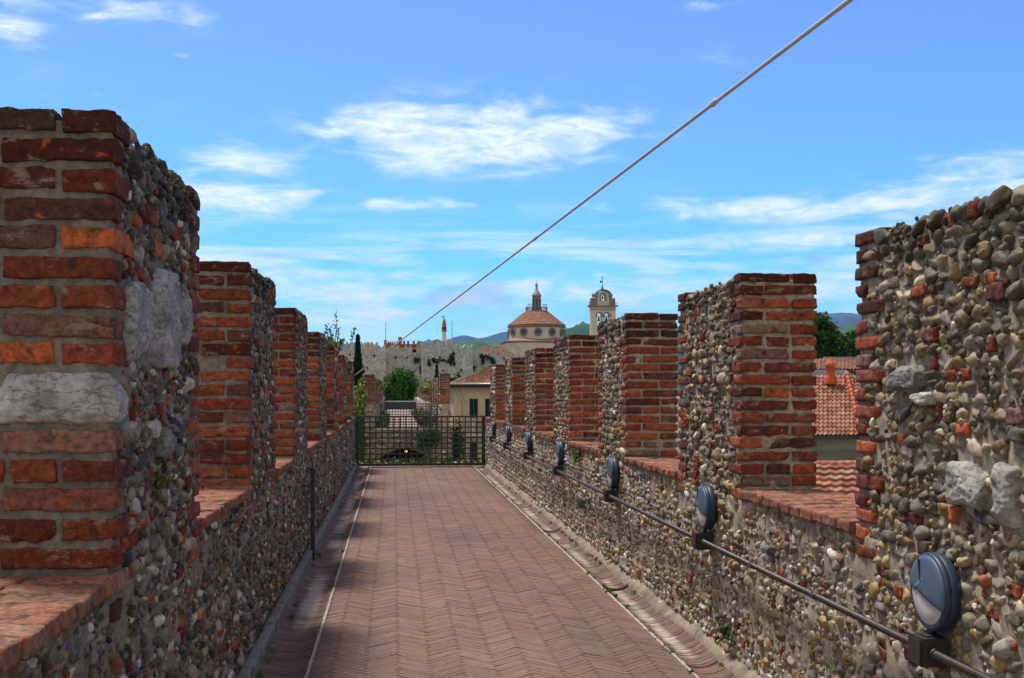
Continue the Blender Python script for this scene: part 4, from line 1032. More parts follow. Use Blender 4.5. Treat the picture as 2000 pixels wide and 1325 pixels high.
TILE = mat_plain('roof_tile', None or (0, 0, 0), .85, 3, .8, 1.15, .3, .01, 30, use_col=True)
CREAM = mat_plain('cream_render', lin(204, 184, 146), .9, .8, .92, 1.06, .15, .01, 12)
SHUT = mat_plain('green_shutter', lin(26, 58, 58), .6, 5, .9, 1.1, 0)
WHITE = mat_plain('white_paint', lin(206, 200, 190), .7, 4, .9, 1.05, .1)
DARKW = mat_plain('dark_eave', lin(72, 56, 46), .85, 4, .8, 1.2, .2)
GREYW = mat_plain('grey_render', lin(136, 132, 128), .9, 1.5, .9, 1.08, .15)
ZINC = mat_plain('zinc_sheet', lin(160, 170, 182), .4, 3, .85, 1.15, .1, metal=.5)
# cream house with green shutters
hc = empty('house', (8.5, 92, -6), 'cream house with dark green shutters and tiled hip roof right of the far pier', 'house')
D = 95.0
p0 = P(887, 757, D); x0 = p0[0]; yh = p0[1]; zr = p0[2]; XW = x0 + 9.5
mb = MB(); box(mb, (x0, yh, -6), (XW, yh + 9, zr)); mb.build('wall', CREAM, hc)
mb = MB(); box(mb, (x0 - .45, yh - .75, zr + .02), (XW + .4, yh + 9.4, zr + .16)); mb.build('eave', DARKW, hc)
mb = MB(); tube(mb, [(x0 - .5, yh - .82, zr + .28), (XW + .4, yh - .82, zr + .28)], .09, 10); mb.build('rain_gutter', ZINC, hc)
zk = zr + .26; ap = 4.2
tiled_roof((x0 - .45, yh - .75, zk), (XW + .4, yh - .75, zk), (XW - ap, yh + 4.3, zk + 1.75), (x0 + ap, yh + 4.3, zk + 1.75), .24, .5, parent=hc)
tiled_roof((x0 - .45, yh + 9.4, zk), (x0 - .45, yh - .75, zk), (x0 + ap, yh + 4.3, zk + 1.75), (x0 + ap, yh + 4.31, zk + 1.75), .24, .5, parent=hc)
def shutter_window(px0, px1, py0, py1, D, par, yw):
    a = P(px0, py0, D); b = P(px1, py1, D); xa, xb, za, zb = a[0], b[0], b[2], a[2]; t = None
    mb = MB(); box(mb, (xa - .05, yw - .03, za - .1), (xb + .05, yw + .02, za - .02)); 
    fr = mb.build('window', WHITE, par)
    for q in (0, 1):
        l, r = (xa, (xa + xb) / 2 - .01) if q == 0 else ((xa + xb) / 2 + .01, xb)
        mb = MB(); box(mb, (l, yw - .07, za), (l + .06, yw - .03, zb)); box(mb, (r - .06, yw - .07, za), (r, yw - .03, zb)); box(mb, (l + .06, yw - .07, zb - .07), (r - .06, yw - .03, zb)); box(mb, (l + .06, yw - .07, za), (r - .06, yw - .03, za + .08))
        z = za + .12
        while z < zb - .1: obox(mb, ((l + r) / 2, yw - .045, z), [(1, 0, 0), (0, .77, -.64), (0, .64, .77)], ((r - l) / 2 - .06, .028, .006)); z += .075
        box(mb, (l + .05, yw - .02, za + .02), (r - .05, yw - .012, zb - .02))
        mb.build('shutter', SHUT, fr)
shutter_window(917.5, 933.5, 779, 816, D, hc, yh)
shutter_window(948, 964, 779, 816, D, hc, yh)
shutter_window(917.5, 933, 863, 902, D, hc, yh)
mb = MB(); q0 = P(889, 761, D); q1 = P(905, 785, D); q2 = P(907, 848, D)
tube(mb, [(q0[0], yh - .1, q0[2]), (q1[0], yh - .1, q1[2]), (q2[0], yh - .1, q2[2] - 2)], .06, 8); mb.build('drain_pipe', WHITE, hc)
mb = MB(); q0 = P(897.5, 761, D); q1 = P(907, 777, D)
tube(mb, [(q0[0], yh - .1, q0[2]), (q1[0], yh - .1, q1[2]), (q1[0] + .01, yh - .1, q1[2] - .5)], .05, 8); mb.build('drain_pipe', WHITE, hc)
mb = MB(); q0 = P(944, 782, D); q1 = P(946, 848, D); box(mb, (q0[0], yh - 1.0, q1[2]), (q0[0] + .06, yh - .94, q0[2])); mb.build('balcony_post', WHITE, hc)
q0 = P(908, 848, D); q1 = P(975, 851, D)
mb = MB(); box(mb, (q0[0], yh - 1.05, q1[2]), (q1[0], yh, q0[2])); bl = mb.build('balcony', WHITE, hc)
mb = MB()
x = P(928, 848, D)[0]
while x < q1[0]: box(mb, (x, yh - 1.03, q0[2]), (x + .03, yh - 1.0, q0[2] + .95)); x += .13
box(mb, (P(928, 0, D)[0], yh - 1.04, q0[2] + .95), (q1[0], yh - .99, q0[2] + 1.0)); mb.build('railing', IRON, bl)
mb = MB(); box(mb, (P(917, 0, D)[0], yh - .6, q0[2] + .02), (P(925, 0, D)[0], yh - .1, q0[2] + .95)); o = mb.build('air_unit', WHITE); 
tag(o, 'white box unit standing on the balcony of the cream house', 'air conditioner')

# right gap: two tiled buildings
hd = empty('tiled_building', (29, 57, -6), 'red tiled building with grey walls and a terracotta chimney in the right gap', 'building')
a = P(1500, 851, 60); bq = P(1860, 851, 60); c = P(1860, 733, 65.5); d_ = P(1500, 733, 65.5)
tiled_roof(a, bq, c, d_, .235, .42, rad=.06, step=.05, parent=hd)
ux = (bq - a) / np.linalg.norm(bq - a); uy = np.array((-ux[1], ux[0], 0)); 
def ob2(par, name, mat, px0, px1, py0, py1, D, dep, off=0.0):
    """upright box facing the camera side, spanning pixels at distance D"""
    l = P(px0, py1, D); r = P(px1, py0, D); mb = MB(); cc = (l + r) / 2 + uy * (dep / 2 + off); w_ = abs(np.dot(r - l, ux)) / 2
    obox(mb, (cc[0], cc[1], (l[2] + r[2]) / 2), [ux, uy, (0, 0, 1)], (w_, dep / 2, abs(r[2] - l[2]) / 2)); return mb.build(name, mat, par)
ob2(hd, 'fascia', BOXM, 1500, 1860, 852, 857, 60, .25, -.15)
l = P(1560, 857, 60.6)
ob2(hd, 'wall', GREYW, 1505, 1855, 857.5, 1080, 60.6, 5.5)
ob2(hd, 'wall_band', mat_plain('dull_grey_panel', lin(112, 110, 104), .85), 1505, 1855, 881, 908, 60.5, .08)
ob2(hd, 'meter_box', WHITE, 1649, 1672, 899, 925, 60.3, .15)
ch = P(1622, 737, 64.5)
mb = MB(); lathe(mb, ch, [(.33, -.4), (.33, .0), (.29, .05), (.26, .1), (.26, .62), (.30, .64), (.30, .68)], 20, lin(190, 84, 48)); cb = mb.build('chimney', mat_plain('terracotta', lin(186, 86, 54), .85), hd)
mb = MB(); lathe(mb, ch + (0, 0, .73), [(.36, 0), (.36, .04), (.12, .22), (.06, .30), (.05, .36), (0.001, .38)], 20); mb.build('chimney_cap', mat_plain('terracotta_cap', lin(190, 92, 58), .85), cb)
ob2(hd, 'flashing', ZINC, 1500, 1652, 722.5, 733.5, 66.2, .5, 0)
tiled_roof(P(1500, 722, 66.8), P(1860, 722, 66.8), P(1860, 701, 70.5), P(1500, 701, 70.5), .235, .42, parent=hd, name='upper_roof')
ob2(hd, 'ridge_parapet', GREYW, 1612, 1700, 697, 703, 71.0, .5)
mb = MB(); h0 = P(1653, 731, 65.4) + (0, 0, .12); h1 = P(1682, 851, 59.6) + (0, 0, .1)
nn = 14
for q in range(nn):
    f0, f1 = q / nn, (q + 1.12) / nn; tube(mb, [h0 + (h1 - h0) * f0, h0 + (h1 - h0) * f1], [.10, .13], 10, lin(184, 100, 72))
mb.build('hip_ridge', TILE, hd)
hl = empty('tiled_shed', (17, 30, -6), 'low building roofed with large orange tiles just beyond the right sill', 'building')
for q, (ya_, yb_, da, db) in enumerate(((990, 908, 30.2, 34.5),)):
    tiled_roof(P(1460, ya_, da), P(1900, ya_, da), P(1900, yb_, db), P(1460, yb_, db), .30, .6, rad=.03, step=.08, parent=hl)
mb = MB(); r0 = P(1470, 907, 34.6); r1 = P(1890, 907, 34.6); nn = 26
for q in range(nn): tube(mb, [r0 + (r1 - r0) * (q / nn), r0 + (r1 - r0) * ((q + 1.1) / nn)], [.10, .12], 10, lin(182, 116, 92))
mb.build('ridge_tiles', TILE, hl)
ob2(hl, 'wall', GREYW, 1480, 1880, 1000, 1350, 31.0, 3.2)

# ================================================================== the castle
CAST = mat_rubble('castle_stone', 3.2, lin(188, 186, 182), lin(178, 176, 172), lin(194, 190, 184), lin(150, 147, 142), (1, 1, 2.2), .3, .18)
CASB = mat_plain('castle_brick', lin(164, 104, 78), .9, 2, .8, 1.2, .3, .02, 10)
HOLE = mat_plain('dark_opening', lin(30, 28, 30), .95)
castle = empty('castle', (-8, 170, -6), 'grey stone castle with swallow-tailed battlements beyond the trees', 'castle')
def seg(name, a, b, thick, ztop, par=castle, mat=CAST):
    """upright wall from plan point a to b, thickness behind it"""
    a = np.array(a[:2]); b = np.array(b[:2]); d = (b - a); L_ = np.linalg.norm(d); d /= L_; nrm = np.array((-d[1], d[0]))
    if nrm[1] < 0: nrm = -nrm
    mb = MB(); c = (a + b) / 2 + nrm * thick / 2
    obox(mb, (c[0], c[1], (ztop - 6) / 2), [(d[0], d[1], 0), (nrm[0], nrm[1], 0), (0, 0, 1)] if d[0] * nrm[1] - d[1] * nrm[0] > 0 else [(-d[0], -d[1], 0), (nrm[0], nrm[1], 0), (0, 0, 1)], (L_ / 2, thick / 2, (ztop + 6) / 2))
    return mb.build(name, mat, par), a, d, nrm
def swallow(par, a, b, zb, zt, notch, mat=CAST, th=.7):
    """merlon with a V-notched top between plan points a and b"""
    a = np.array(a[:2]); b = np.array(b[:2]); d = b - a; w = np.linalg.norm(d); d /= w; nrm = np.array((-d[1], d[0])); 
    if nrm[1] < 0: nrm = -nrm
    mb = MB()
    for (s0, s1, z0, z1) in ((0, .5, zt, zt - notch), (.5, 1, zt - notch, zt)):
        V = []
        for off in (0, th):
            for (q, z) in ((s0, zb), (s1, zb), (s1, z1), ((s0 + s1) / 2, (z0 + z1) / 2 + notch * .16), (s0, z0)):
                p = a + d * w * q + nrm * off; V.append((p[0], p[1], z))
        fl = d[0] * nrm[1] - d[1] * nrm[0] > 0
        for f in ((0, 1, 2, 3, 4), (9, 8, 7, 6, 5), (0, 5, 6, 1), (1, 6, 7, 2), (2, 7, 8, 3), (3, 8, 9, 4), (4, 9, 5, 0)):
            f = f if fl else f[::-1]
            if s0 == 0 and set(f) == {1, 6, 7, 2}: continue
            if s0 > 0 and set(f) == {4, 9, 5, 0}: continue
            mb.add(V, [f], (.5, .5, .5), 0, False)
    return mb.build('merlon', mat, par)
# each face: px at its two ends, distances, crenel base y, merlon top y, merlon spans in px
faces = [
    ('curtain_wall', 640, 168, 706, 168, 683, 667, [(662, 671), (676, 689), (695, 703)]),
    ('tower_wall', 706, 165.2, 738, 166, 685, 667.5, [(706, 714), (717, 721), (725, 738)]),
    ('curtain_wall', 738, 171, 823, 171, 689, 673.5, [(738, 752), (764, 777), (790, 803), (814, 823)]),
    ('tower_wall', 823, 168.2, 887, 165.6, 674.5, 666, [(818, 823), (829, 834.5), (840, 845.5), (851, 856), (863, 868)]),
    ('tower_wall', 887, 165.6, 923, 167, 690, 673, [(887, 894), (898, 909), (914, 923)]),
    ('curtain_wall', 923, 172, 1120, 172, 693, 677, [(932, 944.5), (957, 970), (983, 996), (1008, 1015), (1027, 1035), (1050, 1060)])]
for nme, pa, da, pb_, db, yb_, yt_, ms in faces:
    a = P(pa, yb_, da); b = P(pb_, yb_, db); zt_ = (a[2] + b[2]) / 2
    seg(nme, a, b, 1.6 if nme[0] == 'c' else 1.2, zt_)
    for m0, m1 in ms:
        f0 = (m0 - pa) / (pb_ - pa); f1 = (m1 - pa) / (pb_ - pa)
        p0 = a + (b - a) * f0; p1 = a + (b - a) * f1; dm = da + (db - da) * (f0 + f1) / 2
        zz = EYE - (yt_ - 765) / F * dm
        swallow(castle, p0 + (0, .06, 0), p1 + (0, .06, 0), zt_ - .01, zz, .55 if m1 - m0 > 7 else .12, th=.7 if nme[0] == 'c' else .3)
# tower returns
seg('tower_wall', P(738, 685, 166), P(739, 685, 171.5), 1.2, P(0, 685, 166)[2] - .02)
seg('tower_wall', P(823, 674.5, 169) + (.02, .02, 0), P(822, 674.5, 173), 1.2, P(0, 674.5, 169)[2] - .03)
seg('tower_wall', P(923, 690, 167), P(924, 690, 172.5), 1.2, P(0, 690, 167)[2] - .02)
for (px_, py_, D_, w_, h_) in ((749, 722, 170.9, .10, .75), (773, 698.5, 170.9, .14, .16), (795, 698.5, 170.9, .12, .14), (731, 695, 165.5, .12, .14), (837, 698, 167.7, .13, .13), (859, 698, 166.6, .13, .13), (901, 723, 166, .12, .14), (731, 735, 165.6, .12, .16),
                               (820.5, 723, 170.9, .09, .6), (935, 738, 171.9, .14, .14), (941, 735, 171.9, .12, .12), (865, 724, 166.4, .14, .1), (984, 700, 171.9, .12, .12), (683, 693, 167.9, .12, .12)):
    c = P(px_, py_, D_); mb = MB(); box(mb, (c[0] - w_, c[1] - .10, c[2] - h_), (c[0] + w_, c[1] + .3, c[2] + h_)); mb.build('arrow_slit' if h_ > .3 else 'putlog_hole', HOLE, castle)
# inner buildings that rise behind the battlements
def pbox(par, name, mat, px0, px1, py0, py1, D, dep):
    l = P(px0, py1, D); r = P(px1, py0, D); mb = MB(); box(mb, (l[0], l[1], l[2]), (r[0], l[1] + dep, r[2])); return mb.build(name, mat, par)
CREAM2 = mat_plain('inner_render', lin(190, 168, 138), .9, 1, .88, 1.08, .1)
keep = empty('castle_keep', P(785, 700, 186), 'cream and brick building with small battlements inside the castle', 'building')
pbox(keep, 'wall', CREAM2, 752, 820, 677.5, 740, 184, 6)
pbox(keep, 'brick_band', CASB, 752, 783, 671.5, 677.3, 183.7, 5)
pbox(keep, 'brick_band', CASB, 783.2, 822, 671.8, 675.5, 183.6, 5)
for i in range(7):
    x_ = 753 + i * 4.3; pbox(keep, 'merlon', CASB, x_, x_ + 2.4, 667.4 - i * .25, 671.3, 183.7, .6)
for i, x_ in enumerate((787, 795, 806, 815)): pbox(keep, 'merlon', CASB, x_, x_ + 4.5, 665.8, 671.6, 183.6, .6)
pbox(keep, 'turret', CASB, 778, 785, 658.5, 671, 183.2, 1.0); pbox(keep, 'turret', CASB, 750, 755.5, 664, 680, 183.2, 1.0)
cA = P(809.5, 690, 183.9); uu = 184 / F
plate('archway', [(-3.6, -30)] + [(3.6 * cos(a), 4.6 + 3.6 * sin(a)) for a in np.linspace(pi, 0, 14)] + [(3.6, -30)], [], .2, HOLE, keep, (cA[0], cA[1] - .12, cA[2]), (uu, 0, 0), (0, 0, uu), (0, 1, 0))
pbox(keep, 'roof_stub', CASB, 848, 854, 664.5, 672, 186, 1.5); pbox(keep, 'roof_stub', CAST, 880.5, 886, 661.5, 678, 186, 1.2); pbox(keep, 'roof_stub', CREAM2, 874, 881, 667, 680, 187, 1.5)
pbox(keep, 'inner_wall', CREAM2, 713, 724, 671, 700, 190, 3)
for nme, px_, y0_, y1_ in (('thin mast on the left brick turret of the castle keep', 753.5, 628, 664), ('thin mast on the stub tower just right of the pale bell spire', 883, 625, 661.5)):
    a = P(px_, y1_, 183.8 if px_ < 800 else 186.5); b = P(px_, y0_, 183.8 if px_ < 800 else 186.5); mb = MB(); tube(mb, [a, b], [.05, .03], 6)
    for f in (.55, .8): c = a + (b - a) * f; tube(mb, [c - (.22, 0, 0), c + (.22, 0, 0)], .025, 5)
    o = mb.build('mast', IRON); tag(o, nme, 'mast')
# bell spire behind
D = 235; u = D / F; c = P(867.5, 765, D); zf = lambda py: EYE - (py - 765) * u
sp = empty('bell_spire', (c[0], c[1], -6), 'slender white and brick bell spire with a weather vane behind the castle', 'bell tower')
W3 = mat_plain('pale_plaster', lin(222, 212, 198), .9, 1, .85, 1.05, .1)
mb = MB(); lathe(mb, (c[0], c[1], 0), [(5.2 * u, -6), (5.2 * u, zf(668)), (4.3 * u, zf(655)), (3.9 * u, zf(648))], 8, a0=pi / 8, smooth=False); mb.build('shaft', W3, sp)
mb = MB(); lathe(mb, (c[0], c[1], 0), [(5.6 * u, zf(648)), (5.8 * u, zf(646)), (4.6 * u, zf(645)), (4.4 * u, zf(640)), (4.9 * u, zf(639)), (4.9 * u, zf(638)), (4 * u, zf(637)), (4 * u, zf(634.5)), (4.6 * u, zf(634)), (4.5 * u, zf(633)), (3.6 * u, zf(632)), (3.4 * u, zf(629)), (1.2 * u, zf(622.5)), (.2 * u, zf(621))], 8, a0=pi / 8, smooth=False); mb.build('belfry', CASB, sp)
for k in range(8):
    a = pi / 8 + (k + .5) * pi / 4; mb = MB(); r = 4.15 * u; obox(mb, (c[0] + r * cos(a), c[1] + r * sin(a), zf(642.2)), [(cos(a), sin(a), 0), (-sin(a), cos(a), 0), (0, 0, 1)], (.06, .09, .26)); mb.build('opening', HOLE, sp)
mb = MB(); tube(mb, [(c[0], c[1], zf(622)), (c[0], c[1], zf(615))], .05, 6); box(mb, (c[0] - .55, c[1] - .03, zf(620.5)), (c[0] + .02, c[1] + .03, zf(618.5))); mb.build('weather_vane', IRON, sp)
# red roof and low building seen through the right battlements
rf = empty('tiled_building', P(960, 765, 195), 'building with a red pantile roof seen through the gaps of the castle battlements', 'building')
tiled_roof(P(935, 694, 190), P(1006, 694, 190), P(986, 677.5, 196), P(940, 676, 196), .5, .8, rad=.12, step=.1, parent=rf)
pbox(rf, 'wall', CREAM2, 936, 1003, 694.5, 760, 190.5, 6)
# ivy on the castle
IVY = lin(50, 70, 44)
for k, (px_, py_, rx_, ry_, D_) in enumerate(((815, 703, 6, 7, 170.8), (837.5, 709, 3.2, 6.5, 167.4), (846.5, 704, 5, 4, 167), (855.5, 706, 4.5, 3.5, 166.6), (866, 704, 5, 3, 166.2), (882, 700, 6, 8, 165.6), (877, 706, 7, 3, 165.8), (888, 712, 3, 3, 165.4), (941, 695, 6, 4, 171.8), (943, 704, 4, 6, 171.8), (962, 706, 5.5, 6.5, 171.8), (926, 718, 3, 4, 171.8), (955, 697, 4, 3, 171.8))):
    c = P(px_, py_, D_); u = D_ / F; mb = MB(); n_ = int(14 * rx_ * ry_) + 60
    cl = c + np.stack([rng.normal(0, .45, 9) * rx_ * u, -.12 + rng.normal(0, .04, 9), rng.normal(0, .5, 9) * ry_ * u], -1)
    p = cl[rng.integers(0, 9, n_)] + rng.normal(0, 1, (n_, 3)) * np.array((rx_ * u * .25, .07, ry_ * u * .25)); leaf_cloud(mb, p, .13, IVY, 1.2)
    o = mb.build('ivy_patch', LEAF)
    lab = ['ivy patch high in the corner left of the projecting castle tower', 'narrow ivy patch on the pale face of the projecting tower, leftmost there', 'small ivy tuft on the pale tower face right of the narrow patch', 'third ivy tuft along the pale tower face', 'thin ivy tuft below the battlements in the middle of the pale tower face', 'largest dark ivy mass at the right edge of the pale tower face', 'flat ivy spreading left of the largest dark mass', 'small ivy sprig on the corner of the projecting tower',
           'ivy under the battlements of the right castle curtain wall, upper of two', 'ivy just below the upper one on the right castle curtain wall', 'round ivy patch farthest right on the castle curtain wall', 'small ivy tuft low in the corner right of the tower', 'thin ivy tuft under the battlements between two larger patches'][k]
    tag(o, lab, 'ivy', 'ivy patches on the castle')

# ================================================================== domed church
D = 270; u = D / F; cx, cy = P(1048, 765, D)[:2]; cen = (cx, cy, 0)
zf = lambda py: EYE - (py - 765) * u
ch = empty('domed_church', (cx, cy, -6), 'cream domed church with round windows, tiled dome and grey lantern', 'church')
CHW = mat_plain('church_render', lin(202, 190, 172), .9, .5, .9, 1.06, .1); STN = mat_plain('grey_stone', lin(128, 116, 102), .85, 2, .8, 1.15, .2); LEAD = mat_plain('lead_sheet', lin(150, 146, 150), .5, 2, .8, 1.2, .1, metal=.3)
GL = mat_plain('dark_glass', lin(52, 56, 78), .25, 3, .8, 1.2, 0, spec=.5)
oc = [(-45, -64), (45, -64), (64, -45), (64, 45), (45, 64), (-45, 64), (-64, 45), (-64, -45)]
oc = [(x_ * .985, y_ * .985) for x_, y_ in oc]
def loft(mb, rings, col=(.5, .5, .5), mat=0):
    V = []; n = len(rings[0][0])
    for pts, z in rings: V += [(cx + p[0] * u, cy + p[1] * u, z) for p in pts]
    mb.add(V, [(i * n + q, i * n + (q + 1) % n, (i + 1) * n + (q + 1) % n, (i + 1) * n + q) for i in range(len(rings) - 1) for q in range(n)], col, mat, False)
sc_ = lambda k: [(p[0] * k, p[1] * k) for p in oc]
mb = MB(); loft(mb, [(oc, -6), (oc, zf(671.5))]); mb.build('lower_body', CHW, ch)
mb = MB(); loft(mb, [(sc_(1.0), zf(672)), (sc_(1.06), zf(670.2)), (sc_(1.065), zf(669)), (sc_(1.0), zf(668.9))]); mb.build('lower_cornice', STN, ch)
mb = MB(); cir = [(54 * cos(atan2(p[1], p[0])), 54 * sin(atan2(p[1], p[0]))) for p in oc]; loft(mb, [(sc_(1.05), zf(668.8)), (cir, zf(661))], lin(140, 112, 92)); mb.build('lower_roof', TILE, ch)
mb = MB(); lathe(mb, cen, [(54 * u, zf(668)), (54 * u, zf(641.5))], 96); mb.build('drum', CHW, ch)
mb = MB(); lathe(mb, cen, [(54 * u, zf(642)), (56 * u, zf(641)), (57.6 * u, zf(640)), (57.6 * u, zf(639)), (55 * u, zf(638.8)), (54.6 * u, zf(635.6)), (52 * u, zf(635.4))], 96); mb.build('cornice', STN, ch)
nr = 60; prof = [(56.6, 637), (56, 635.6), (47.8, 629.5), (39.3, 622.6), (30, 614.9), (24, 610.5), (20.5, 608.3)]
pr = np.array(prof); tt = np.linspace(0, 1, 25); cum = np.concatenate([[0], np.cumsum(np.hypot(*np.diff(pr, axis=0).T))]); cum /= cum[-1]
R_ = np.interp(tt, cum, pr[:, 0]); Z_ = np.interp(tt, cum, pr[:, 1]); V = []; Cc = []
rows = []
for i in range(len(tt)): rows.append((R_[i] * u, zf(Z_[i]), i)); 
for (r, z, i) in rows:
    for q in range(nr * 4):
        a = 2 * pi * q / (nr * 4); ph = (q % 4); rr = r + (.10 if ph in (1, 2) else -.04) * min(1, r / 4) + (.0 if i % 1 else 0)
        V.append((cx + rr * cos(a), cy + rr * sin(a), z)); hsh = float(_h(np.int64(q // 4 * 7 + i * 31), np.int64(i), np.int64(5))); Cc.append(np.array(lin(132, 92, 72)) * (.65 + .6 * hsh))
n_ = nr * 4; mb = MB(); mb.add(V, [(i * n_ + q, i * n_ + (q + 1) % n_, (i + 1) * n_ + (q + 1) % n_, (i + 1) * n_ + q) for i in range(len(tt) - 1) for q in range(n_)], np.array(Cc), 0, True); mb.build('dome_roof', TILE, ch)
for k in range(12):
    a = -pi / 2 + radians(-4 + 30 * k); o_ = np.array((cx + 54 * u * cos(a), cy + 54 * u * sin(a), zf(651))); rd = np.array((cos(a), sin(a), 0)); tg = np.array((-sin(a), cos(a), 0))
    V = []; nn = 28
    for r, d_ in ((8.0, -.02), (8.0, .28), (6.6, .34), (5.0, .16), (4.4, .04)):
        for q in range(nn): an = 2 * pi * q / nn; V.append(o_ + rd * d_ + (tg * cos(an) + np.array((0, 0, sin(an)))) * r * u)
    mb = MB(); mb.add(V, [(i * nn + q, i * nn + (q + 1) % nn, (i + 1) * nn + (q + 1) % nn, (i + 1) * nn + q) for i in range(4) for q in range(nn)], (.5, .5, .5), 0, True); fr = mb.build('oculus', STN, ch)
    mb = MB(); V = [o_ + rd * .06 + (tg * cos(2 * pi * q / nn) + np.array((0, 0, sin(2 * pi * q / nn)))) * 4.9 * u for q in range(nn)] + [o_ + rd * .07]
    mb.add(V, [(q, (q + 1) % nn, nn) for q in range(nn)], (.5, .5, .5), 0, True); mb.build('glass', GL, fr)
bl = MB(); lathe(bl, cen, [(19 * u, zf(609.4)), (21.6 * u, zf(609.2)), (21.6 * u, zf(607.6)), (0.1, zf(607.4))], 48); base = bl.build('lantern_base', STN, ch)
mb = MB()
for k in range(20):
    a = 2 * pi * k / 20; p = (cx + 20.6 * u * cos(a), cy + 20.6 * u * sin(a)); lathe(mb, (p[0], p[1], 0), [(.13, zf(607.5)), (.09, zf(605)), (.14, zf(603)), (.09, zf(601.2))], 6)
lathe(mb, cen, [(20.1 * u, zf(601.3)), (21.2 * u, zf(601.3)), (21.2 * u, zf(600.2)), (20.1 * u, zf(600.2)), (20.1 * u, zf(601.3))], 40)
for k in range(6):
    a = radians(-150 + (0, 14, 28, 92, 106, 120)[k]); p = np.array((cx + 20.6 * u * cos(a), cy + 20.6 * u * sin(a), zf(600.2))); tube(mb, [p, p + (0, 0, 4 * u)], .05, 5); box(mb, p + (-.16, -.12, 3.6 * u), p + (.16, .12, 5 * u))
mb.build('balustrade', STN, ch)
mb = MB(); lathe(mb, cen, [(6.6 * u, zf(607.6)), (6.6 * u, zf(585.5))], 16, smooth=False); lan = mb.build('lantern', GL, ch)
for k in range(8):
    a = 2 * pi * (k + .35) / 8; mb = MB(); obox(mb, (cx + 7.1 * u * cos(a), cy + 7.1 * u * sin(a), (zf(607.6) + zf(585.4)) / 2), [(cos(a), sin(a), 0), (-sin(a), cos(a), 0), (0, 0, 1)], (.22, .2, (zf(585.4) - zf(607.6)) / 2)); mb.build('pilaster', STN, lan)
mb = MB(); lathe(mb, cen, [(7.8 * u, zf(585.5)), (8.6 * u, zf(584.8)), (8.2 * u, zf(583.5)), (8.4 * u, zf(579.4)), (9.8 * u, zf(578.6)), (9.8 * u, zf(577.4)), (8.2 * u, zf(576.6))], 24); mb.build('lantern_cornice', STN, lan)
mb = MB(); lathe(mb, cen, [(8.6 * u, zf(577.2)), (8 * u, zf(574.8)), (5.4 * u, zf(571)), (3.4 * u, zf(568.4)), (2.5 * u, zf(564)), (1.6 * u, zf(560.6)), (2.4 * u, zf(560.2)), (1 * u, zf(559.6))], 20)
lathe(mb, (cx, cy, zf(557)), [(3.0 * u * sin(t), -3.0 * u * cos(t)) for t in np.linspace(.05, pi - .05, 12)], 16)
lathe(mb, cen, [(.9 * u, zf(554.2)), (.8 * u, zf(552)), (.25 * u, zf(549)), (.15 * u, zf(544.5))], 8); mb.build('lantern_cap', LEAD, lan)

# ================================================================== bell gable
D = 230; u = D / F; cx, cy = P(1178, 765, D)[:2]; zc0 = EYE + (765 - 600) * u
bt = empty('bell_gable', (cx, cy + 1, -6), 'cream bell gable with open arches and hanging bells beside the green hill', 'bell tower')
def arch_pts(x0, x1, yb_, ysp): r = (x1 - x0) / 2; m = (x0 + x1) / 2; return [(x0, yb_)] + [(m + r * cos(a), ysp + r * sin(a)) for a in np.linspace(pi, 0, 16)] + [(x1, yb_)]
Q = lambda px_, py_: (px_ - 1178, 600 - py_)
OR = (cx, cy, zc0); UX = (u, 0, 0); UZ = (0, 0, u); NY = (0, 1, 0)
def pl(name, outl, holes, dep, mat, yoff=0.0, par=bt): return plate(name, outl, holes, dep, mat, par, (OR[0], OR[1] + yoff, OR[2]), UX, UZ, NY)
hl_ = arch_pts(-11.7, -3.4, -48, -15.6); hr_ = arch_pts(3.7, 11.4, -48, -15.6)
pl('body', [(-24.6, -215), (25, -215), (25, 0), (-24.6, 0)], [hl_, hr_], 1.2, CHW)
for x0_, x1_ in ((-11.7, -3.4), (3.7, 11.4)):
    m_ = (x0_ + x1_) / 2; r_ = (x1_ - x0_) / 2
    o_ = [(m_ + (r_ + 2.2) * cos(a), -15.6 + (r_ + 2.2) * sin(a)) for a in np.linspace(pi, 0, 18)]; i_ = [(m_ + (r_ + .1) * cos(a), -15.6 + (r_ + .1) * sin(a)) for a in np.linspace(0, pi, 18)]
    pl('arch_moulding', o_ + i_, [], .22, STN, -.2)
for x0_, x1_ in ((-14, -11.8), (-3.3, 3.6), (11.5, 16)): pl('impost', [(x0_, -18.4), (x1_, -18.4), (x1_, -15.8), (x0_, -15.8)], [], .25, STN, -.24)
pl('string_course', [(-25.2, -5.4), (25.6, -5.4), (25.6, -4.4), (-25.2, -4.4)], [], 1.5, STN, -.15)
pl('cornice', [(-26, .02), (26.4, .02), (29.4, 2.0), (29.4, 3.4), (-29, 3.4), (-29, 2.0)], [], 2.0, STN, -.4)
hu = arch_pts(-3.4, 3.5, 13.6, 22)
gab = [(-11.5, 3.42), (-11.3, 16), (-13, 22), (-12, 25.5), (-7.5, 28.5), (-3, 30.6), (3, 30.6), (8, 29), (13, 25), (14, 22), (12.3, 17), (12.8, 3.42)]
pl('gable', gab, [hu], 1.0, CHW, .05)
o_ = [(0.05 + 6.2 * cos(a), 21.6 + 6.2 * sin(a)) for a in np.linspace(pi, 0, 14)]; o_ = [(-6.0, 12.6)] + o_ + [(6.2, 12.6)]; i_ = list(reversed(arch_pts(-3.6, 3.7, 12.6, 21.9)))
pl('arch_moulding', o_ + i_, [], .22, STN, -.15)
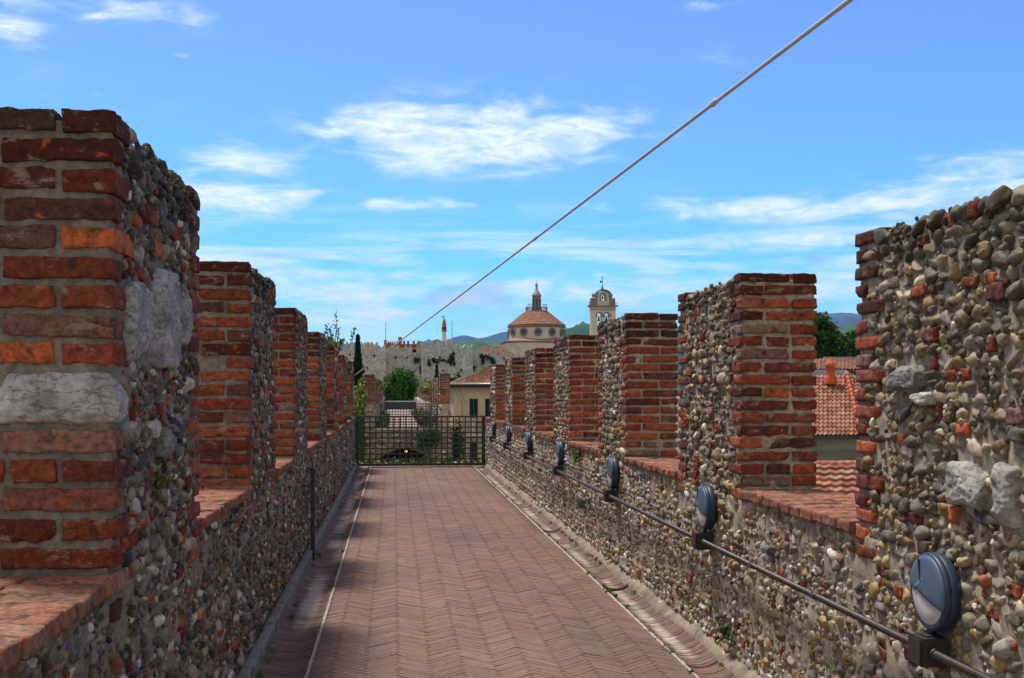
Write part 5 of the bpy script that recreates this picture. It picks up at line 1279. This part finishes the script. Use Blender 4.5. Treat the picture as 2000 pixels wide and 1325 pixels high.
# curved pediment hood
t_ = np.linspace(0, 1, 22); ang = np.linspace(radians(205), radians(-25), 22)
ou = [(.3 + 16.2 * cos(a), 23 + 11.8 * sin(a)) for a in ang]; inn = [(.3 + 11.8 * cos(a), 23.5 + 8.6 * sin(a)) for a in ang[::-1]]
pl('pediment', ou + inn, [], 1.5, STN, -.25)
for s_ in (-1, 1):
    x_ = -17.9 if s_ < 0 else 18.6
    pl('pedestal', [(x_ - 6.6, 3.42), (x_ + 6.2, 3.42), (x_ + 6.0, 8.5), (x_ + 5.2, 16.2), (x_ + 5.6, 17.4), (x_ - 5.6, 17.4), (x_ - 5.2, 16.2), (x_ - 6.2, 8.5)], [], 1.8, STN, .1)
    mb = MB(); lathe(mb, (OR[0] + (x_ - .3) * u, OR[1] + 1, OR[2] + 17.4 * u), [(1.6 * u, 0), (1.0 * u, 1.0 * u), (1.4 * u, 2 * u), (2.5 * u, 4.5 * u), (2.4 * u, 7 * u), (1.2 * u, 9.4 * u), (.1 * u, 10.2 * u)], 12); mb.build('finial', STN, bt)
    mb = MB(); xx = OR[0] + s_ * 27.2 * u; tube(mb, [(xx, OR[1], OR[2] + 3.4 * u), (xx, OR[1], OR[2] + 11 * u)], .04, 5); mb.build('rod', IRON, bt)
mb = MB(); lathe(mb, (OR[0], OR[1] + 1, OR[2]), [(4.2 * u, 33.6 * u), (3.4 * u, 36.6 * u), (1.6 * u, 41 * u), (.3 * u, 43.6 * u)], 4, a0=pi / 4, smooth=False); mb.build('pyramid', STN, bt)
mb = MB(); x_, y_, z_ = OR[0] + .3 * u, OR[1] + 1, OR[2]; tube(mb, [(x_, y_, z_ + 43 * u), (x_, y_, z_ + 62 * u)], .045, 6); tube(mb, [(x_ - 2.3 * u, y_, z_ + 58.8 * u), (x_ + 2.3 * u, y_, z_ + 58.8 * u)], .05, 6)
box(mb, (x_ - 4.6 * u, y_ - .03, z_ + 48.5 * u), (x_ - .5 * u, y_ + .03, z_ + 52.3 * u)); box(mb, (x_ - 5.4 * u, y_ - .03, z_ + 51.2 * u), (x_ - 4.5 * u, y_ + .03, z_ + 52.3 * u)); mb.build('cross_and_vane', IRON, bt)
BRZ = mat_plain('bronze', lin(46, 76, 74), .5, 3, .8, 1.2, .1, metal=.4)
for k, (px_, yt_, yb_, rr_) in enumerate(((1170.4, 618.5, 627, 2.9), (1185.5, 617.8, 628, 3.4), (1178.2, 576.5, 583.4, 2.3), (1170.6, 636, 648, 3.9))):
    h_ = (yb_ - yt_) * u; z0_ = EYE - (yb_ - 765) * u; x_ = cx + (px_ - 1178) * u; r_ = rr_ * u
    t = empty('bell', (x_, cy + .6, z0_), ['green bronze bell in the left arch of the bell gable', 'green bronze bell in the right arch of the bell gable', 'small bell in the top opening of the bell gable', 'large dark bell low in the left arch of the bell gable'][k], 'bell', 'bells of the bell gable')
    mb = MB(); lathe(mb, (x_, cy + .6, z0_), [(r_ * .9, 0), (r_, .02), (r_ * .72, h_ * .25), (r_ * .55, h_ * .6), (r_ * .45, h_ * .8), (r_ * .2, h_ * .9), (0.01, h_ * .92)], 20); mb.build('bell_body', BRZ, t)
    mb = MB(); tube(mb, [(x_ - r_ * 1.35, cy + .6, z0_ + h_ * .98), (x_ + r_ * 1.35, cy + .6, z0_ + h_ * .98)], .07, 6); mb.build('yoke', IRON, t)
    mb = MB(); tube(mb, [(x_, cy + .6, z0_ + h_ * .8), (x_, cy + .6, z0_ - .15)], [.03, .07], 6); mb.build('clapper', IRON, t)

# ================================================================== mountains
def mat_hill(name, c1, c2, sc):
    m, nt, b = newmat(name); g = G(nt); c = g.mix(g.step(g.noise(sc, 7, .6, st=(1, 1, 2.5)), .40, .62), (*c1, 1), (*c2, 1)); g.put(b.inputs['Base Color'], c); b.inputs['Roughness'].default_value = 1; b.inputs['Specular IOR Level'].default_value = 0; return m
def ridge(name, prof, D, depth, mat, label, rough, seed):
    pr = np.array(prof, float); pxs = np.arange(pr[0, 0], pr[-1, 0], 3.0); ys = np.interp(pxs, pr[:, 0], pr[:, 1])
    ker = np.exp(-np.linspace(-2, 2, 9) ** 2); ker /= ker.sum(); ys = np.convolve(np.pad(ys, 4, mode='edge'), ker, mode='valid')
    ts = np.linspace(-1, 1, 41); V = []
    for t in ts:
        zc_ = D + t * depth; w = (1 - abs(t)) ** .85
        for px_, py_ in zip(pxs, ys):
            p = P(px_, 765, zc_ if t < 0 else zc_); hgt = (765 - py_) * D / F + EYE + 6
            n_ = 0
            V.append((p[0], p[1], hgt * w))
    V = np.array(V); q = V[:, :2] / (D * .035); nz = fbm(np.stack([q[:, 0], q[:, 1], q[:, 0] * 0 + seed], -1), 5)
    tw = np.repeat(np.abs(ts), len(pxs)); V[:, 2] = V[:, 2] * (1 + nz * rough * np.clip(tw * 3, .06, 1)) - 6.5
    h, w_ = len(ts), len(pxs); i = np.arange(h - 1)[:, None] * w_ + np.arange(w_ - 1)[None]
    mb = MB(); mb.add(V, np.stack([i, i + 1, i + w_ + 1, i + w_], -1).reshape(-1, 4), (.5, .5, .5), 0, True); o = mb.build(name, mat); tag(o, label, 'mountain', kind='structure')
FAR = mat_hill('far_forest_hazed', lin(48, 74, 92), lin(74, 94, 100), .0016); NEARH = mat_hill('hill_forest', lin(44, 78, 40), lin(70, 98, 56), .004)  # far ridge: some blue of the haze is put into its forest colour
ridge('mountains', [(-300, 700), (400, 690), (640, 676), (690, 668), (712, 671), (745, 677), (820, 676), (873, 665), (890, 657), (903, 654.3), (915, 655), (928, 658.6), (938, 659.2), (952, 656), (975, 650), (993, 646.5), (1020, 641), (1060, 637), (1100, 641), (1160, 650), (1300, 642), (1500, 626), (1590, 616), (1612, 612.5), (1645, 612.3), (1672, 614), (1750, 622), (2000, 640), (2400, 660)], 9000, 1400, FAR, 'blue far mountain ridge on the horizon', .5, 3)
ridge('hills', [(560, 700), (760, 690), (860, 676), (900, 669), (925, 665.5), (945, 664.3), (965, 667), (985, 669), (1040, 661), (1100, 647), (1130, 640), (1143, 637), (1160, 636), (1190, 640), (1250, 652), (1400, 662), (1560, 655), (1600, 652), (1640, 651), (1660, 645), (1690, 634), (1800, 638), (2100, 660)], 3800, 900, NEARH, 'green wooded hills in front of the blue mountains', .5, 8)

# ================================================================== the air
hz = bpy.data.materials.new('haze'); hz.use_nodes = True; nt = hz.node_tree; nt.nodes.clear(); o_ = nt.nodes.new('ShaderNodeOutputMaterial'); pv = nt.nodes.new('ShaderNodeVolumePrincipled')
nt.links.new(pv.outputs[0], o_.inputs['Volume']); pv.inputs['Color'].default_value = (.30, .52, 1.0, 1); pv.inputs['Density'].default_value = .00005; pv.inputs['Anisotropy'].default_value = .2
mb = MB(); box(mb, (-9500, -320, -7.8), (9500, 10600, 760)); o = mb.build('haze', hz); tag(o, 'thin blue haze between the walls and the mountains', 'haze', kind='stuff')
# the small lit lamp inside the arched passage
c = P(793, 882, 52.5); t = empty('passage_lamp', c, 'tiny lit orange lamp glowing in the dark arched passage', 'lamp')
lm = bpy.data.materials.new('lit_glass'); lm.use_nodes = True; bs = lm.node_tree.nodes['Principled BSDF']; bs.inputs['Emission Color'].default_value = (1, .45, .12, 1); bs.inputs['Emission Strength'].default_value = 4
mb = MB(); V, Fc = ICO[2]; mb.add(c + V * .055, Fc, (.5, .5, .5)); mb.build('bulb', lm, t)
mb = MB(); tube(mb, [c + (0, 0, .05), c + (0, 0, .25)], .015, 6); mb.build('stem', IRON, t)
